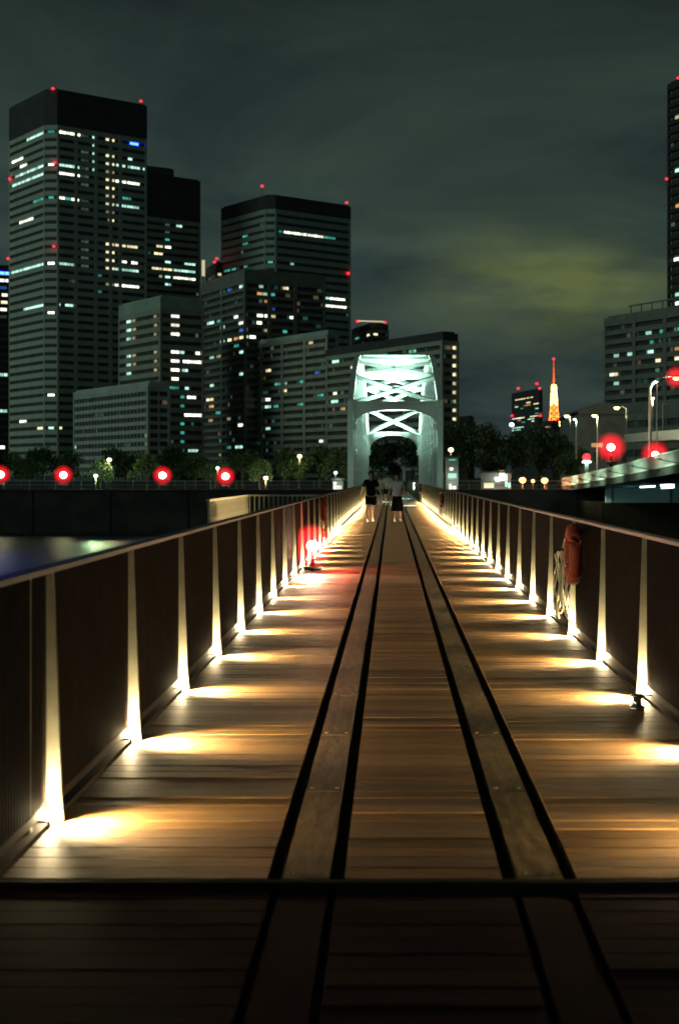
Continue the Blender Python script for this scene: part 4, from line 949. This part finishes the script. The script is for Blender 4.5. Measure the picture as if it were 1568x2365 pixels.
def person(loc, face, label, h=1.70, shirt='black_cloth', bottom='shorts', step=0.16, arms=0.10, bot_m='black_cloth', hair_len=0):
    t = empty('person', loc, label, 'person', 'people walking on the walkway'); t.rotation_euler.z = face   # face 0 looks toward -Y
    k = h / 1.70
    V = []; E = []; Rd = []
    def v(x, y, z, r): V.append((x * k, y * k, z * k)); Rd.append(r if not isinstance(r, tuple) else r); return len(V) - 1
    pel = v(0, 0, .92, (.135, .10)); wa = v(0, 0, 1.06, (.12, .085)); ch = v(0, .01, 1.26, (.145, .10)); nk0 = v(0, .015, 1.42, (.07, .06)); nk = v(0, .0, 1.48, .048)
    hd = v(0, -.01, 1.56, (.066, .078)); hd2 = v(0, -.005, 1.63, (.072, .085)); tp = v(0, .005, 1.685, (.05, .06))
    E += [(pel, wa), (wa, ch), (ch, nk0), (nk0, nk), (nk, hd), (hd, hd2), (hd2, tp)]
    for s, st in ((-1, step), (1, -step)):
        hip = v(s * .09, 0, .86, .088); kn = v(s * .095, -st * .55 - .02, .48, .056); cf = v(s * .095, -st * .65 + .02, .33, .054); an = v(s * .095, -st + (.05 if st < 0 else 0), .085, .034); toe = v(s * .105, -st - .14, .03, .030)
        E += [(pel, hip), (hip, kn), (kn, cf), (cf, an), (an, toe)]
        sh = v(s * .185, .01, 1.38, .055); el = v(s * (.235 + arms * .4), .02 + st * .35, 1.10, .037); wr = v(s * (.25 + arms), st * .7 - .02, .88, .025); pa = v(s * (.252 + arms), st * .75 - .03, .81, (.018, .034))
        E += [(ch, sh), (sh, el), (el, wr), (wr, pa)]
        for fi, (fy, fl) in enumerate(((-.028, .075), (-.010, .088), (.008, .082), (.026, .066))):
            f1 = v(s * (.252 + arms), st * .75 - .03 + fy, .775, .0085); f2 = v(s * (.248 + arms), st * .75 - .035 + fy, .775 - fl * .5, .008); f3 = v(s * (.238 + arms), st * .75 - .04 + fy, .775 - fl, .007)
            E += [(pa, f1), (f1, f2), (f2, f3)]
        th1 = v(s * (.245 + arms), st * .75 - .075, .82, .010); th2 = v(s * (.238 + arms), st * .75 - .085, .785, .008); E += [(pa, th1), (th1, th2)]
    Rk = [tuple(c * k for c in r) if isinstance(r, tuple) else r * k for r in Rd]
    skin_obj('body', V, E, Rk, SKIN, t, pel)
    # shirt over the trunk and upper arms
    V2 = []; R2 = []
    def v2(x, y, z, r): V2.append((x * k, y * k, z * k)); R2.append(tuple(c * k for c in r) if isinstance(r, tuple) else r * k); return len(V2) - 1
    a = v2(0, 0, .82, (.19, .165)); b = v2(0, 0, 1.06, (.168, .145)); c = v2(0, .01, 1.27, (.172, .125)); d = v2(0, .015, 1.40, (.095, .085)); E2 = [(a, b), (b, c), (c, d)]
    for s, st in ((-1, step), (1, -step)):
        s1 = v2(s * .19, .01, 1.375, .075); s2 = v2(s * (.225 + arms * .3), .015 + st * .25, 1.17, .065); E2 += [(c, s1), (s1, s2)]
    skin_obj('shirt', V2, E2, R2, M[shirt], t, a)
    if bottom == 'shorts':
        V3 = []; R3 = []
        def v3(x, y, z, r): V3.append((x * k, y * k, z * k)); R3.append(tuple(q * k for q in r) if isinstance(r, tuple) else r * k); return len(V3) - 1
        a = v3(0, 0, .97, (.165, .145)); E3 = []
        for s, st in ((-1, step), (1, -step)):
            p1 = v3(s * .09, 0, .82, .122); p2 = v3(s * .1, -st * .5, .53, .098); E3 += [(a, p1), (p1, p2)]
        skin_obj('shorts', V3, E3, R3, M[bot_m], t, a)
    elif bottom == 'skirt':
        n = 24; pr = [(.135, .98), (.17, .88), (.19, .75), (.215, .55), (.235, .38), (.225, .38)]
        m = MB()
        for r_, z in pr:
            for q in range(n):
                ang = 2 * math.pi * q / n; rip = 1 + (0.06 * math.sin(ang * 7) if z < .8 else 0)
                m.v.append((r_ * rip * math.cos(ang) * k, r_ * rip * math.sin(ang) * .8 * k, z * k))
        for i in range(len(pr) - 1):
            for q in range(n): m.f.append((i * n + q, i * n + (q + 1) % n, (i + 1) * n + (q + 1) % n, (i + 1) * n + q))
        m.build('skirt', M[bot_m], t, True)
    hm = MB(); hm.ball((0, .018 * k, 1.645 * k), .102 * k, 14, .95)
    hm.v = [(x, y if y > -.055 * k or z > 1.66 * k else -.055 * k + (y + .055 * k) * .1, z) for x, y, z in hm.v]
    if hair_len: hm.ball((0, .055 * k, (1.60 - hair_len / 2) * k), .085 * k, 12, 1.2)
    hm.build('hair', M['hair'], t, True)
    for s in (-1, 1):
        MB().ball((s * .032 * k, -.094 * k, 1.60 * k), .011 * k, 8).build('eye', M['hair'], t, True)
        MB().ball((s * .078 * k, 0, 1.595 * k), .024 * k, 8, 1.3).build('ear', SKIN, t, True)
    MB().lathe([(.014 * k, 0), (.012 * k, .02 * k), (.005 * k, .045 * k)], 8, (0, -.098 * k, 1.555 * k)).build('nose', SKIN, t, True)
    MB().box(-.022 * k, .022 * k, -.093 * k, -.083 * k, 1.528 * k, 1.536 * k).build('mouth', M['ring'], t)
    for s, st in ((-1, step), (1, -step)):
        MB().lathe([(.042 * k, 0), (.05 * k, .01 * k), (.048 * k, .05 * k), (.036 * k, .085 * k)], 10, (s * .098 * k, (-st + (.02 if st < 0 else -.02)) * k, 0)).build('shoe', M['shoe'], t, True)
        MB().ball((s * .104 * k, (-st - .10) * k, .034 * k), .048 * k, 10, .7).build('shoe_toe', M['shoe'], t, True)
    return t
person((-0.71, 49.0, 0), 0.05, 'person in black T-shirt and black shorts walking toward the camera', 1.70, 'black_cloth', 'shorts', 0.17, 0.12)
person((0.19, 48.4, 0), -0.06, 'person in pale pink top and long dark skirt walking toward the camera', 1.62, 'pink_cloth', 'skirt', 0.10, 0.08, hair_len=0.06)
person((-0.62, 79.0, 0), math.pi, 'person in white shirt and dark shorts walking away, smaller of the two', 1.60, 'white_cloth', 'shorts', 0.12, 0.05)
person((-0.20, 77.0, 0), math.pi, 'person in white shirt walking away beside the pink topped walker', 1.74, 'white_cloth', 'shorts', 0.14, 0.06)
